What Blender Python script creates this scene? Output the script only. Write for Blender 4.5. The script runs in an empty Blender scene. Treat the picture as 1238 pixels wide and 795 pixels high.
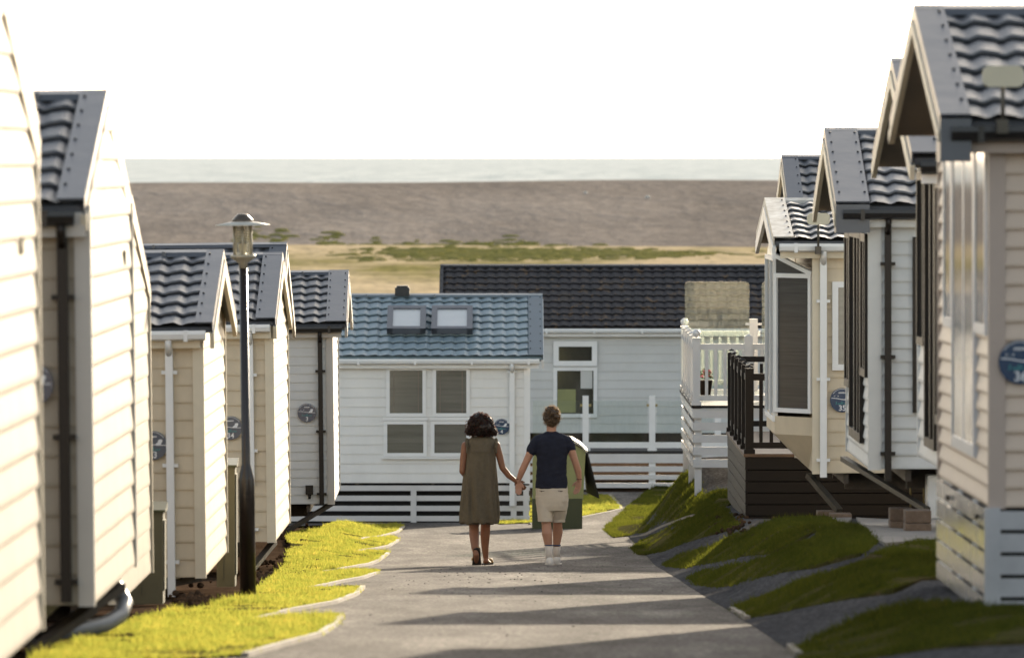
import bpy, bmesh, math, random
import numpy as np
from mathutils import Vector, Matrix, noise
from mathutils.geometry import delaunay_2d_cdt
random.seed(7); rng = np.random.default_rng(7)
SC = bpy.context.scene
COL = SC.collection
F = 8000.0; CX = 619.0; HY = 190.0; CZ = 4.6          # telephoto: pixels per unit, principal column, eye level row, eye height
R = math.radians

# ------------------------------------------------------------------ helpers
def P(px, py, D): return Vector(((px-CX)*D/F, D, CZ-(py-HY)*D/F))
def sstep(t): t = np.clip(t, 0, 1); return t*t*(3-2*t)
BD = [-60, 75, 105, 121, 150, 440, 450]
BH = [1.86, -4.62, -5.78, -6.05, -6.2, -6.2, -6.2]
KD = [-60, 20, 37, 48, 57, 68, 76, 82, 87, 92, 96, 101]
KH = [.1, .15, .24, .42, .53, .56, .5, .62, .85, 1.12, .75, 0]
def hz(X, D):
    X = np.asarray(X, float); D = np.asarray(D, float)
    h = np.interp(D, BD, BH)
    h = h + np.interp(D, KD, KH)*sstep((X-1.6)/1.1)
    h = h + np.interp(D, [70, 80, 92, 100], [0, .12, .17, 0])*sstep((-X-1.6)/.8)
    h = h + np.interp(D, [30, 38, 104, 108], [0, 1, 1, 0])*.012*(np.sin(X*2.3+D*.35)+np.sin(X*5.1-D*.9+1)*.6)*sstep((np.abs(X)-1.4)/.6)
    return h + CZ
def hh(x, d): return float(hz(x, d))
def G(px, py):
    lo = 25.0; D = lo
    f = lambda D: (CZ-(py-HY)*D/F) - hh((px-CX)*D/F, D)
    while D < 140 and f(D) > 0: D += .25
    a, b = D-.25, D
    for _ in range(20):
        m = (a+b)/2
        if f(m) > 0: a = m
        else: b = m
    return ((px-CX)*b/F, b)

class MB:
    def __init__(s): s.v = []; s.f = []; s.sm = []
    def add(s, vs, fs, smooth=False):
        n = len(s.v); s.v += [tuple(v) for v in vs]; s.f += [tuple(i+n for i in f) for f in fs]; s.sm += [smooth]*len(fs); return s
    def box(s, x0, x1, y0, y1, z0, z1, f=None):
        f = f or (lambda a, b, c: (a, b, c))
        return s.add([f(x, y, z) for z in (z0, z1) for y in (y0, y1) for x in (x0, x1)],
              [(0,1,3,2),(4,6,7,5),(0,4,5,1),(2,3,7,6),(0,2,6,4),(1,5,7,3)])
    def beam(s, a, b, w, h, up=(0,0,1)):
        a = Vector(a); b = Vector(b); d = (b-a).normalized(); r = d.cross(Vector(up))
        if r.length < 1e-4: r = Vector((1,0,0))
        r.normalize(); u = r.cross(d)
        vs = [p + r*(i*w/2) + u*(j*h/2) for p in (a, b) for (i, j) in ((-1,-1),(1,-1),(1,1),(-1,1))]
        return s.add(vs, [(3,2,1,0),(4,5,6,7),(0,1,5,4),(1,2,6,5),(2,3,7,6),(3,0,4,7)])
    def tube(s, pts, rad, n=10, caps=True):
        pts = [Vector(p) for p in pts]
        rad = rad if isinstance(rad, (list, tuple)) else [rad]*len(pts)
        vs = []; fs = []
        pr = None
        for i, p in enumerate(pts):
            d = (pts[min(i+1, len(pts)-1)]-pts[max(i-1, 0)]).normalized()
            if pr is None:
                pr = d.cross(Vector((0,0,1)))
                if pr.length < 1e-3: pr = Vector((1,0,0))
            pr = (pr - d*pr.dot(d)).normalized(); q = d.cross(pr)
            vs += [p+(pr*math.cos(t)+q*math.sin(t))*rad[i] for t in [2*math.pi*k/n for k in range(n)]]
        for i in range(len(pts)-1):
            for k in range(n):
                a = i*n+k; b = i*n+(k+1) % n; fs.append((a, b, b+n, a+n))
        if caps: fs.append(tuple(range(n))[::-1]); fs.append(tuple((len(pts)-1)*n+k for k in range(n)))
        return s.add(vs, fs, True)
    def lathe(s, c, prof, n=20):
        c = Vector(c); vs = []; fs = []
        for (r, z) in prof: vs += [c+Vector((r*math.cos(2*math.pi*k/n), r*math.sin(2*math.pi*k/n), z)) for k in range(n)]
        for i in range(len(prof)-1):
            for k in range(n):
                a = i*n+k; b = i*n+(k+1) % n; fs.append((a, b, b+n, a+n))
        fs.append(tuple(range(n))[::-1]); fs.append(tuple((len(prof)-1)*n+k for k in range(n)))
        return s.add(vs, fs, True)
    def ball(s, c, rx, ry=None, rz=None, n=12, m=8, rot=None):
        ry = ry or rx; rz = rz or rx; vs = []; fs = []; c = Vector(c)
        for j in range(1, m):
            t = math.pi*j/m
            for k in range(n):
                a = 2*math.pi*k/n; q = Vector((rx*math.sin(t)*math.cos(a), ry*math.sin(t)*math.sin(a), rz*math.cos(t)))
                if rot: q = rot @ q
                vs.append(c+q)
        top = len(vs); q = Vector((0,0,rz)); q = rot @ q if rot else q
        vs += [c+q, c-q]
        for j in range(m-2):
            for k in range(n):
                a = j*n+k; b = j*n+(k+1) % n; fs.append((a, a+n, b+n, b))
        for k in range(n):
            fs.append((top, k, (k+1) % n)); b0 = (m-2)*n; fs.append((top+1, b0+(k+1) % n, b0+k))
        return s.add(vs, fs, True)
    def mesh(s, name):
        me = bpy.data.meshes.new(name); me.from_pydata(s.v, [], s.f); me.update()
        me.polygons.foreach_set('use_smooth', s.sm)
        return me
    def build(s, name, m, parent=None):
        me = s.mesh(name); me.materials.append(m)
        o = bpy.data.objects.new(name, me); COL.objects.link(o)
        if parent: o.parent = parent
        return o
def tag(o, label=None, cat=None, group=None, kind=None):
    if label: o['label'] = label
    if cat: o['category'] = cat
    if group: o['group'] = group
    if kind: o['kind'] = kind
    return o
def thing(name, label, cat, loc=(0,0,0), rz=0, group=None):
    o = bpy.data.objects.new(name, None); COL.objects.link(o); o.location = loc; o.rotation_euler = (0,0,rz); o.empty_display_size = .2
    return tag(o, label, cat, group)

# ------------------------------------------------------------------ materials
def mat(name, col, rough=.6, metal=0, var=0.0, vscale=3.0, vcol=None, bump=0, bscale=40, spec=.5, stretch=(1,1,1), coat=0, trans=0, fine=0):
    m = bpy.data.materials.new(name); m.use_nodes = True; nt = m.node_tree; N = nt.nodes; L = nt.links
    b = N['Principled BSDF']; b.inputs['Base Color'].default_value = (*col, 1); b.inputs['Roughness'].default_value = rough
    b.inputs['Metallic'].default_value = metal; b.inputs['Specular IOR Level'].default_value = spec
    if coat: b.inputs['Coat Weight'].default_value = coat; b.inputs['Coat Roughness'].default_value = .08
    tc = N.new('ShaderNodeTexCoord'); mp = N.new('ShaderNodeMapping'); mp.inputs['Scale'].default_value = stretch
    L.new(tc.outputs['Object'], mp.inputs['Vector'])
    if var or vcol:
        n = N.new('ShaderNodeTexNoise'); n.inputs['Scale'].default_value = vscale; n.inputs['Detail'].default_value = 8; n.inputs['Roughness'].default_value = .65
        L.new(mp.outputs[0], n.inputs['Vector'])
        r = N.new('ShaderNodeValToRGB'); r.color_ramp.elements[0].position = .32; r.color_ramp.elements[1].position = .68
        L.new(n.outputs['Fac'], r.inputs[0])
        c2 = vcol or tuple(c*(1+var) for c in col); c1 = col if vcol else tuple(c*(1-var) for c in col)
        r.color_ramp.elements[0].color = (*c1, 1); r.color_ramp.elements[1].color = (*c2, 1)
        out = r.outputs[0]
        if fine:
            n2 = N.new('ShaderNodeTexNoise'); n2.inputs['Scale'].default_value = vscale*12; n2.inputs['Detail'].default_value = 3
            L.new(mp.outputs[0], n2.inputs['Vector'])
            mr = N.new('ShaderNodeMapRange'); mr.inputs[1].default_value = .3; mr.inputs[2].default_value = .7; mr.inputs[3].default_value = 1-fine; mr.inputs[4].default_value = 1+fine
            L.new(n2.outputs['Fac'], mr.inputs[0])
            mx = N.new('ShaderNodeVectorMath'); mx.operation = 'SCALE'; L.new(out, mx.inputs[0]); L.new(mr.outputs[0], mx.inputs['Scale']); out = mx.outputs[0]
        L.new(out, b.inputs['Base Color'])
        rr = N.new('ShaderNodeMapRange'); rr.inputs[3].default_value = max(.02, rough-.08); rr.inputs[4].default_value = min(1, rough+.1)
        L.new(n.outputs['Fac'], rr.inputs[0]); L.new(rr.outputs[0], b.inputs['Roughness'])
    if bump:
        n = N.new('ShaderNodeTexNoise'); n.inputs['Scale'].default_value = bscale; n.inputs['Detail'].default_value = 4
        L.new(mp.outputs[0], n.inputs['Vector'])
        bp = N.new('ShaderNodeBump'); bp.inputs['Strength'].default_value = 1; bp.inputs['Distance'].default_value = bump
        L.new(n.outputs['Fac'], bp.inputs['Height']); L.new(bp.outputs[0], b.inputs['Normal'])
    if trans:
        t = N.new('ShaderNodeBsdfTranslucent'); src = b.inputs['Base Color']
        if src.is_linked: L.new(src.links[0].from_socket, t.inputs['Color'])
        else: t.inputs['Color'].default_value = (*[min(1, c*1.3) for c in col], 1)
        mx = N.new('ShaderNodeMixShader'); mx.inputs[0].default_value = trans
        L.new(b.outputs[0], mx.inputs[1]); L.new(t.outputs[0], mx.inputs[2]); L.new(mx.outputs[0], N['Material Output'].inputs[0])
    return m
def glass_mat(name, tint=(.9,.95,.93), alpha=.75, dirt=0.0):
    m = bpy.data.materials.new(name); m.use_nodes = True; nt = m.node_tree; N = nt.nodes; L = nt.links; N.clear()
    o = N.new('ShaderNodeOutputMaterial'); tr = N.new('ShaderNodeBsdfTransparent'); tr.inputs[0].default_value = (*tint, 1)
    g = N.new('ShaderNodeBsdfGlossy'); g.inputs['Roughness'].default_value = .03
    fr = N.new('ShaderNodeFresnel'); fr.inputs[0].default_value = 1.5
    mx = N.new('ShaderNodeMixShader'); L.new(fr.outputs[0], mx.inputs[0]); L.new(tr.outputs[0], mx.inputs[1]); L.new(g.outputs[0], mx.inputs[2])
    d = N.new('ShaderNodeBsdfTranslucent'); d.inputs[0].default_value = (.40,.38,.32,1)
    d2 = N.new('ShaderNodeBsdfDiffuse'); d2.inputs[0].default_value = (.5,.5,.45,1)
    md = N.new('ShaderNodeMixShader'); md.inputs[0].default_value = .7; L.new(d.outputs[0], md.inputs[1]); L.new(d2.outputs[0], md.inputs[2])
    mm = N.new('ShaderNodeMixShader'); L.new(mx.outputs[0], mm.inputs[1]); L.new(md.outputs[0], mm.inputs[2])
    if dirt:
        tc = N.new('ShaderNodeTexCoord'); mp = N.new('ShaderNodeMapping'); mp.inputs['Scale'].default_value = (9,9,2.2)
        n = N.new('ShaderNodeTexNoise'); n.inputs['Scale'].default_value = 3; n.inputs['Detail'].default_value = 8; n.inputs['Roughness'].default_value = .7
        L.new(tc.outputs['Object'], mp.inputs[0]); L.new(mp.outputs[0], n.inputs['Vector'])
        r = N.new('ShaderNodeMapRange'); r.inputs[1].default_value = .4; r.inputs[2].default_value = .65; r.inputs[3].default_value = dirt*.25; r.inputs[4].default_value = dirt
        L.new(n.outputs['Fac'], r.inputs[0]); L.new(r.outputs[0], mm.inputs[0])
    else: mm.inputs[0].default_value = .03
    L.new(mm.outputs[0], o.inputs[0]); return m

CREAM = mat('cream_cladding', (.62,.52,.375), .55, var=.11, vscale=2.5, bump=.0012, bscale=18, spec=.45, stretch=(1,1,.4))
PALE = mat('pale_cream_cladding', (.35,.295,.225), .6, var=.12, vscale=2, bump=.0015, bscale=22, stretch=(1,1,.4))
WHITE = mat('white_cladding', (.78,.77,.74), .5, var=.05, vscale=2, bump=.001, bscale=25, stretch=(1,1,.4))
GREYW = mat('grey_white_cladding', (.62,.62,.60), .5, var=.06, vscale=2, bump=.001, bscale=25)
LGREY = mat('light_grey_cladding', (.60,.61,.60), .55, var=.07, vscale=2)
TAN = mat('tan_cladding', (.56,.45,.36), .5, var=.06, vscale=2)
FGREY = mat('pale_grey_cladding', (.60,.60,.58), .55, var=.06, vscale=1.5)
TRIMC = mat('cream_trim', (.68,.60,.46), .45, var=.06)
TRIMW = mat('white_plastic', (.80,.80,.79), .35, var=.04)
TRIMG = mat('grey_trim', (.50,.47,.43), .5, var=.05)
TRIMT = mat('tan_trim', (.42,.34,.29), .5, var=.05)
BROWN = mat('brown_metal', (.016,.011,.008), .45, var=.2, spec=.35)
BLACKP = mat('black_gutter', (.018,.016,.015), .35)
ROOF = mat('charcoal_roof_steel', (.085,.09,.102), .42, var=.14, vscale=1.6, bump=.0008, bscale=90, spec=.6)
ROOF2 = mat('slate_roof_steel', (.095,.10,.112), .4, var=.14, vscale=1.6, bump=.0008, bscale=90, spec=.6)
TEAL = mat('blue_green_roof_steel', (.23,.30,.335), .45, var=.12, vscale=1.4, bump=.0008, bscale=90, spec=.5)
FLASH = mat('grey_roof_flashing', (.088,.096,.113), .38, var=.12, vscale=1.2, bump=.004, bscale=3.5, spec=.6)
RIVET = mat('rivet_metal', (.02,.02,.022), .5)
SOFFIT = mat('dark_soffit', (.16,.13,.10), .6, var=.15)
GLASS = mat('dark_window_glass', (.035,.035,.03), .04, spec=.9, var=.3, vscale=.7)
BLIND = mat('blind_behind_glass', (.145,.14,.12), .12, var=.22, vscale=2.2, stretch=(.25,.25,5), spec=.8)
BLINDD = mat('dark_blind_behind_glass', (.05,.047,.045), .2, var=.25, stretch=(.3,.3,14), vscale=4, spec=.5)
SKYGL = mat('skylight_glass', (.55,.56,.55), .15, spec=1, var=.03)
SCREEN = glass_mat('salted_glass', dirt=.15)
CLEARG = glass_mat('clear_glass', tint=(.95,.975,.965), dirt=.05)
STEELD = mat('dark_chassis_steel', (.05,.038,.028), .6, var=.3, bump=.002)
GALV = mat('galvanised_steel', (.09,.08,.065), .5, metal=.6, var=.3)
PIPEG = mat('grey_waste_pipe', (.24,.24,.24), .35, var=.1)
NAVY = mat('navy_sign_face', (.012,.04,.10), .25, coat=.4)
NAVY2 = mat('grey_navy_sign_face', (.025,.055,.105), .3, coat=.3)
SIGNW = mat('white_sign_print', (.75,.76,.78), .4)
SIGNT = mat('teal_sign_print', (.02,.20,.22), .4)
WOODD = mat('dark_deck_timber', (.010,.0075,.006), .55, var=.2, vscale=4, stretch=(1,1,6), spec=.22)
WOODT = mat('weathered_deck_edge', (.10,.06,.035), .6, var=.3)
WOODB = mat('brown_composite_floor', (.15,.12,.09), .5, var=.2, stretch=(1,10,1))
WPAINT = mat('white_gloss_board', (.66,.65,.64), .15, var=.05, bump=.0006, bscale=12, spec=.6)
GREENB = mat('olive_green_plastic', (.24,.25,.10), .5, var=.12)
GREENB2 = mat('dark_olive_plastic', (.045,.052,.02), .5, var=.12)
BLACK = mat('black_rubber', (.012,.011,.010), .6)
BOXG = mat('grey_green_cabinet', (.10,.095,.055), .55, var=.15)
BLOCK = mat('brown_concrete_block', (.15,.105,.075), .9, var=.25, vscale=14, bump=.004, bscale=60)
SLAB = mat('concrete_slab', (.20,.18,.16), .85, var=.2, vscale=5, bump=.002, bscale=60)
KERB = mat('pale_kerb_stone', (.24,.21,.175), .85, var=.25, vscale=6)
POSTB = mat('black_lamp_post_paint', (.015,.010,.008), .3, var=.3, coat=.2)
LAMPM = mat('pale_lamp_metal', (.42,.38,.30), .4, metal=.4, var=.1)
LAMPT = mat('lamp_cap_metal', (.12,.10,.08), .35, metal=.7)
LAMPW = mat('white_lamp_disc', (.66,.64,.58), .5, trans=.25)
BULB = mat('frosted_bulb', (.7,.68,.6), .2, trans=.4)
AERIAL = mat('aerial_panel', (.58,.53,.40), .5, var=.05)
ORANGE = mat('terracotta_pot', (.05,.03,.02), .6)
PINK = mat('pink_petals', (.5,.04,.1), .6, trans=.3)
LEAF = mat('green_leaves', (.05,.09,.02), .6, trans=.3)
STONEW = mat('pale_pebble', (.5,.48,.44), .8)
WIREY = mat('brass_jack', (.30,.24,.10), .4, metal=.5)

# ---- ground materials
def noise_ramp(N, L, vec, scale, stops, detail=6, rough=.6):
    n = N.new('ShaderNodeTexNoise'); n.inputs['Scale'].default_value = scale; n.inputs['Detail'].default_value = detail; n.inputs['Roughness'].default_value = rough
    L.new(vec, n.inputs['Vector']); r = N.new('ShaderNodeValToRGB'); e = r.color_ramp.elements
    while len(e) < len(stops): e.new(.5)
    for i, (p, c) in enumerate(stops): e[i].position = p; e[i].color = (*c, 1)
    L.new(n.outputs['Fac'], r.inputs[0]); return r.outputs[0], n.outputs['Fac']
def ground_mat(name, layers, rough=.9, bumps=((.01, 3),(.003, 60)), spec=.3, mapscale=(1,1,1)):
    m = bpy.data.materials.new(name); m.use_nodes = True; N = m.node_tree.nodes; L = m.node_tree.links
    b = N['Principled BSDF']; b.inputs['Roughness'].default_value = rough; b.inputs['Specular IOR Level'].default_value = spec
    tc = N.new('ShaderNodeTexCoord'); mp = N.new('ShaderNodeMapping'); mp.inputs['Scale'].default_value = mapscale
    L.new(tc.outputs['Object'], mp.inputs[0]); vec = mp.outputs[0]
    cur = None
    for (scale, stops, fac, mode) in layers:
        c, _ = noise_ramp(N, L, vec, scale, stops)
        if cur is None: cur = c
        else:
            mx = N.new('ShaderNodeMix'); mx.data_type = 'RGBA'; mx.blend_type = mode; mx.inputs[0].default_value = fac
            L.new(cur, mx.inputs[6]); L.new(c, mx.inputs[7]); cur = mx.outputs[2]
    L.new(cur, b.inputs['Base Color'])
    prev = None
    for (d, s) in bumps:
        n = N.new('ShaderNodeTexNoise'); n.inputs['Scale'].default_value = s; n.inputs['Detail'].default_value = 3; L.new(vec, n.inputs['Vector'])
        bp = N.new('ShaderNodeBump'); bp.inputs['Distance'].default_value = d; L.new(n.outputs['Fac'], bp.inputs['Height'])
        if prev: L.new(prev, bp.inputs['Normal'])
        prev = bp.outputs[0]
    if prev: L.new(prev, b.inputs['Normal'])
    return m
g = lambda v, t=(1,1,1): (v*t[0], v*t[1], v*t[2])
ASPH = ground_mat('asphalt_road', [(1.1, [(.3, (.102,.092,.084)), (.55, (.148,.133,.120)), (.75, (.215,.194,.172))], 1, 'MIX'),
      (34, [(.33, g(.35)), (.46, g(.85)), (.60, g(1.05)), (.70, g(2.0))], .9, 'MULTIPLY'), (2.2, [(.3, g(.6)), (.7, g(1.35))], .8, 'MULTIPLY')], .9, ((.03, 1.2), (.016, 7), (.005, 40)), spec=.02, mapscale=(1,.16,1))
BAY = ground_mat('dark_gravelly_asphalt', [(2, [(.3, (.07,.068,.070)), (.7, (.12,.116,.115))], 1, 'MIX'),
      (30, [(.35, g(.5)), (.55, g(1)), (.7, g(1.5))], .8, 'MULTIPLY')], .9, ((.02, 4), (.006, 40)), spec=0, mapscale=(1,.3,1))
SOIL = ground_mat('bare_brown_soil', [(3, [(.3, (.035,.023,.015)), (.6, (.075,.05,.034)), (.8, (.12,.09,.06))], 1, 'MIX'), (30, [(.3, g(.6)), (.7, g(1.4))], .7, 'MULTIPLY')], .95, ((.05, 8), (.02, 30)), spec=0)
TURF = ground_mat('turf_base', [(2.5, [(.3, (.05,.052,.016)), (.55, (.085,.075,.03)), (.75, (.13,.10,.06))], 1, 'MIX')], .95, ((.03, 12),), spec=0)
MEADOW = ground_mat('dry_meadow_grass', [(.045, [(.35, (.47,.375,.25)), (.5, (.40,.325,.205)), (.60, (.19,.17,.07)), (.75, (.14,.14,.05))], 1, 'MIX'),
      (.6, [(.3, g(.8)), (.7, g(1.25))], .8, 'MULTIPLY')], 1, ((.6, .25), (.2, 1)), spec=0, mapscale=(1,.22,1))
SHINGLE = ground_mat('shingle_pebbles', [(.025, [(.35, (.205,.18,.158)), (.5, (.245,.215,.19)), (.65, (.30,.265,.235))], 1, 'MIX'),
      (.9, [(.3, g(.82)), (.5, g(.98)), (.7, g(1.22))], .85, 'MULTIPLY'), (7, [(.4, g(.75)), (.62, g(1)), (.74, g(2.4))], .7, 'MULTIPLY')], .95, ((2.0, .06), (.3, .9)), spec=0, mapscale=(1,.3,1))
def grass_mat(name, cols, tr, mul=(5.2,3.7,.8)):
    m = bpy.data.materials.new(name); m.use_nodes = True; N = m.node_tree.nodes; L = m.node_tree.links; N.clear()
    o = N.new('ShaderNodeOutputMaterial'); tc = N.new('ShaderNodeTexCoord')
    c, _ = noise_ramp(N, L, tc.outputs['Object'], 4.2, cols, 12, .85)
    d = N.new('ShaderNodeBsdfDiffuse'); t = N.new('ShaderNodeBsdfTranslucent'); L.new(c, d.inputs[0])
    s = N.new('ShaderNodeVectorMath'); s.operation = 'MULTIPLY'; s.inputs[1].default_value = mul; L.new(c, s.inputs[0]); L.new(s.outputs[0], t.inputs[0])
    mx = N.new('ShaderNodeMixShader'); mx.inputs[0].default_value = tr; L.new(d.outputs[0], mx.inputs[1]); L.new(t.outputs[0], mx.inputs[2]); L.new(mx.outputs[0], o.inputs[0]); return m
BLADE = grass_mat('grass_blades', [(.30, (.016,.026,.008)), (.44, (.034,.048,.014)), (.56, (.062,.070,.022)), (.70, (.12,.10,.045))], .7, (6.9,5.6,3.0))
BLADER = grass_mat('shaded_grass_blades', [(.25, (.018,.027,.009)), (.46, (.030,.040,.014)), (.60, (.046,.052,.020)), (.74, (.085,.068,.036))], .5, (3.6,3.1,1.1))  # darker, lusher copy of the blades; part of the bank's shade sits in its colour

# ------------------------------------------------------------------ terrain
def grid_sheet(name, xs, ds, m, zoff=0, hfun=None, kind='structure'):
    X, D = np.meshgrid(xs, ds); Z = (hfun or hz)(X, D)+zoff
    n, k = X.shape; vs = np.stack([X.ravel(), D.ravel(), Z.ravel()], 1)
    i = np.arange((n-1)*(k-1)); r = i//(k-1); c = i % (k-1); a = r*k+c
    fs = np.stack([a, a+1, a+1+k, a+k], 1)
    me = bpy.data.meshes.new(name); me.from_pydata(vs.tolist(), [], fs.tolist()); me.update(); me.materials.append(m)
    me.polygons.foreach_set('use_smooth', [True]*len(me.polygons))
    o = bpy.data.objects.new(name, me); COL.objects.link(o); return tag(o, kind=kind)
nearx = np.concatenate([[-150,-60,-30,-15,-9], np.arange(-6, 7, .2), [9,15,30,60,150]])
grid_sheet('ground', nearx, np.concatenate([np.arange(-60, 30, 6), np.arange(30, 110, .6), np.arange(110, 156, 4)]), SOIL, zoff=-.05)
def hmead(X, D):
    return CZ-6.2+0*X + np.interp(D, [150, 165, 430, 455], [0, .0, .0, .12])*(np.sin(X*.05+D*.02)+1)
def hbeach(X, D):
    t = np.interp(D, [450, 470, 500, 540, 562, 575, 600, 900], [0, .10, .38, .82, .97, 1, .9, -.9])
    crest = 4.05+.12*np.sin(X*.021+1)+.10*np.sin(X*.055)+.05*np.sin(X*.17)
    return CZ-6.2+np.where(t > 0, t*crest, t*5.4)+.16*np.sin(X*.08+D*.03)*np.interp(D, [455,480,540,560], [0,1,1,0])+.10*np.sin(X*.2-D*.11)*np.interp(D, [455,480,540,560], [0,1,1,0])
grid_sheet('meadow', np.arange(-300, 301, 10), np.arange(154, 456, 4), MEADOW, hfun=lambda X, D: hmead(X, D)+.004)
grid_sheet('shingle_beach', np.arange(-420, 421, 4), np.concatenate([np.arange(448, 600, 2), np.arange(600, 901, 20)]), SHINGLE, hfun=hbeach)
SEA = bpy.data.materials.new('sea_water'); SEA.use_nodes = True
_N = SEA.node_tree.nodes; _L = SEA.node_tree.links; _b = _N['Principled BSDF']
_b.inputs['Base Color'].default_value = (.56,.59,.58,1); _b.inputs['Roughness'].default_value = .8; _b.inputs['Specular IOR Level'].default_value = 0
_tc = _N.new('ShaderNodeTexCoord'); _mp = _N.new('ShaderNodeMapping'); _mp.inputs['Scale'].default_value = (1,.06,1); _L.new(_tc.outputs['Object'], _mp.inputs[0])
_n = _N.new('ShaderNodeTexNoise'); _n.inputs['Scale'].default_value = .06; _n.inputs['Detail'].default_value = 8; _n.inputs['Roughness'].default_value = .7; _L.new(_mp.outputs[0], _n.inputs['Vector'])
_rp = _N.new('ShaderNodeValToRGB'); _rp.color_ramp.elements[0].position = .35; _rp.color_ramp.elements[1].position = .65; _rp.color_ramp.elements[0].color = (.44,.48,.48,1); _rp.color_ramp.elements[1].color = (.66,.68,.66,1); _L.new(_n.outputs['Fac'], _rp.inputs[0]); _L.new(_rp.outputs[0], _b.inputs['Base Color'])
_bp = _N.new('ShaderNodeBump'); _bp.inputs['Distance'].default_value = 4.0; _bp.inputs['Strength'].default_value = .8; _L.new(_n.outputs['Fac'], _bp.inputs['Height']); _L.new(_bp.outputs[0], _b.inputs['Normal'])
sea = MB(); sea.add([(-250000,700,CZ-9),(250000,700,CZ-9),(250000,500000,CZ-9),(-250000,500000,CZ-9)], [(0,1,2,3)])
tag(sea.build('sea', SEA), kind='structure')

def poly_pts(poly, px=True):
    return [G(*p) for p in poly] if px else poly
def inside(poly, X, D):
    c = np.zeros(X.shape, bool); n = len(poly)
    for i in range(n):
        x1, y1 = poly[i]; x2, y2 = poly[(i+1) % n]
        if y1 == y2: continue
        c ^= ((y1 > D) != (y2 > D)) & (X < (x2-x1)*(D-y1)/(y2-y1)+x1)
    return c
def sheet(name, poly, m, zoff, step=.4, kind='structure', skirt=0):
    pts = []
    n = len(poly)
    for i in range(n):
        a = Vector(poly[i]); b = Vector(poly[(i+1) % n]); k = max(1, int((b-a).length/step))
        pts += [a.lerp(b, j/k) for j in range(k)]
    nb = len(pts); xs = [p[0] for p in poly]; ds = [p[1] for p in poly]
    gx, gd = np.meshgrid(np.arange(min(xs)+step/2, max(xs), step), np.arange(min(ds)+step/2, max(ds), step))
    gx = gx.ravel(); gd = gd.ravel(); k = inside(poly, gx, gd)
    allp = pts+[Vector((x, d)) for x, d in zip(gx[k], gd[k])]
    r = delaunay_2d_cdt(allp, [], [list(range(nb))], 1, 1e-5)
    v = [(p.x, p.y, hh(p.x, p.y)+zoff) for p in r[0]]
    mb = MB(); mb.add(v, [tuple(f) for f in r[2]], True)
    if skirt:
        vs = [(p.x, p.y, hh(p.x, p.y)+zoff) for p in pts]+[(p.x, p.y, hh(p.x, p.y)+zoff-skirt) for p in pts]
        mb.add(vs, [(i, (i+1) % nb, nb+(i+1) % nb, nb+i) for i in range(nb)])
    o = mb.build(name, m); return tag(o, kind=kind) if kind else o
sheet('road', [(-1.95,18),(1.62,18),(1.62,100.5),(9,100.5),(9,119),(1.2,119),(.9,104.2),(-9,104.2),(-9,99),(-1.95,96)], ASPH, .006)
sheet('parking_bays', [(1.62,18),(5.2,18),(5.2,96),(2.6,96),(1.62,95)], BAY, .008)
# grass
RB = [
 [(731,641),(736,634),(745,626),(765,608),(790,588),(812,577),(826,572),(842,578),(850,600),(895,598),(880,612),(845,620),(815,630),(785,641),(760,648),(742,650)],
 [(764,664),(776,654),(806,640),(848,616),(868,606),(880,620),(893,636),(850,650),(820,661),(790,670),(772,671)],
 [(802,684),(820,672),(860,662),(900,646),(930,634),(985,628),(1010,632),(990,642),(955,660),(930,670),(870,681),(820,687),(808,686)],
 [(833,700),(850,691),(880,688),(915,680),(945,668),(985,652),(1010,636),(1038,638),(1062,655),(1040,672),(985,686),(910,704),(858,711),(842,708)],
 [(886,738),(905,727),(960,708),(1000,694),(1040,680),(1085,662),(1110,655),(1140,658),(1145,700),(1080,715),(990,732),(930,745),(903,749)],
 [(962,786),(985,776),(1020,760),(1060,742),(1110,731),(1150,732),(1250,738),(1300,770),(1238,778),(1120,788),(1040,800),(985,806),(966,797)],
]
LB = [(60,815),(200,800),(296,794),(340,781),(385,769),(404,757),(412,746),(395,745),(350,749),(306,752),(350,739),(405,729),(430,719),(438,711),(420,709),(395,711),(372,713),(410,704),(438,699),(453,694),(456,690),(440,690),(405,692),(392,693),(425,686),(455,679),(468,670),(466,666),(445,667),(425,669),(440,665),(470,660),(480,654),(478,650),(460,651),(435,653),(455,649),(480,643),(487,637),(480,634),(440,637),(385,641),(352,645),(348,650),(352,662),(345,685),(330,700),(302,719),(262,732),(225,744),(215,738),(180,748),(140,757),(120,768),(80,780),(40,800)]
FB = [(603,634),(625,633),(660,632),(700,626),(735,619),(751,616),(746,608),(737,599),(715,598),(690,600),(650,602),(610,606),(604,620)]
FARG = [(352,640),(420,636),(470,633),(500,630)]
lawns = []
for i, pl in enumerate(RB):
    lawns.append((poly_pts(pl), 'grass_bank'))
lawns.append((poly_pts(LB), 'grass_verge')); lawns.append((poly_pts(FB), 'grass_patch'))
for p, nm in lawns: sheet(nm+'_turf', p, TURF, .022, .35, skirt=.05)
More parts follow.
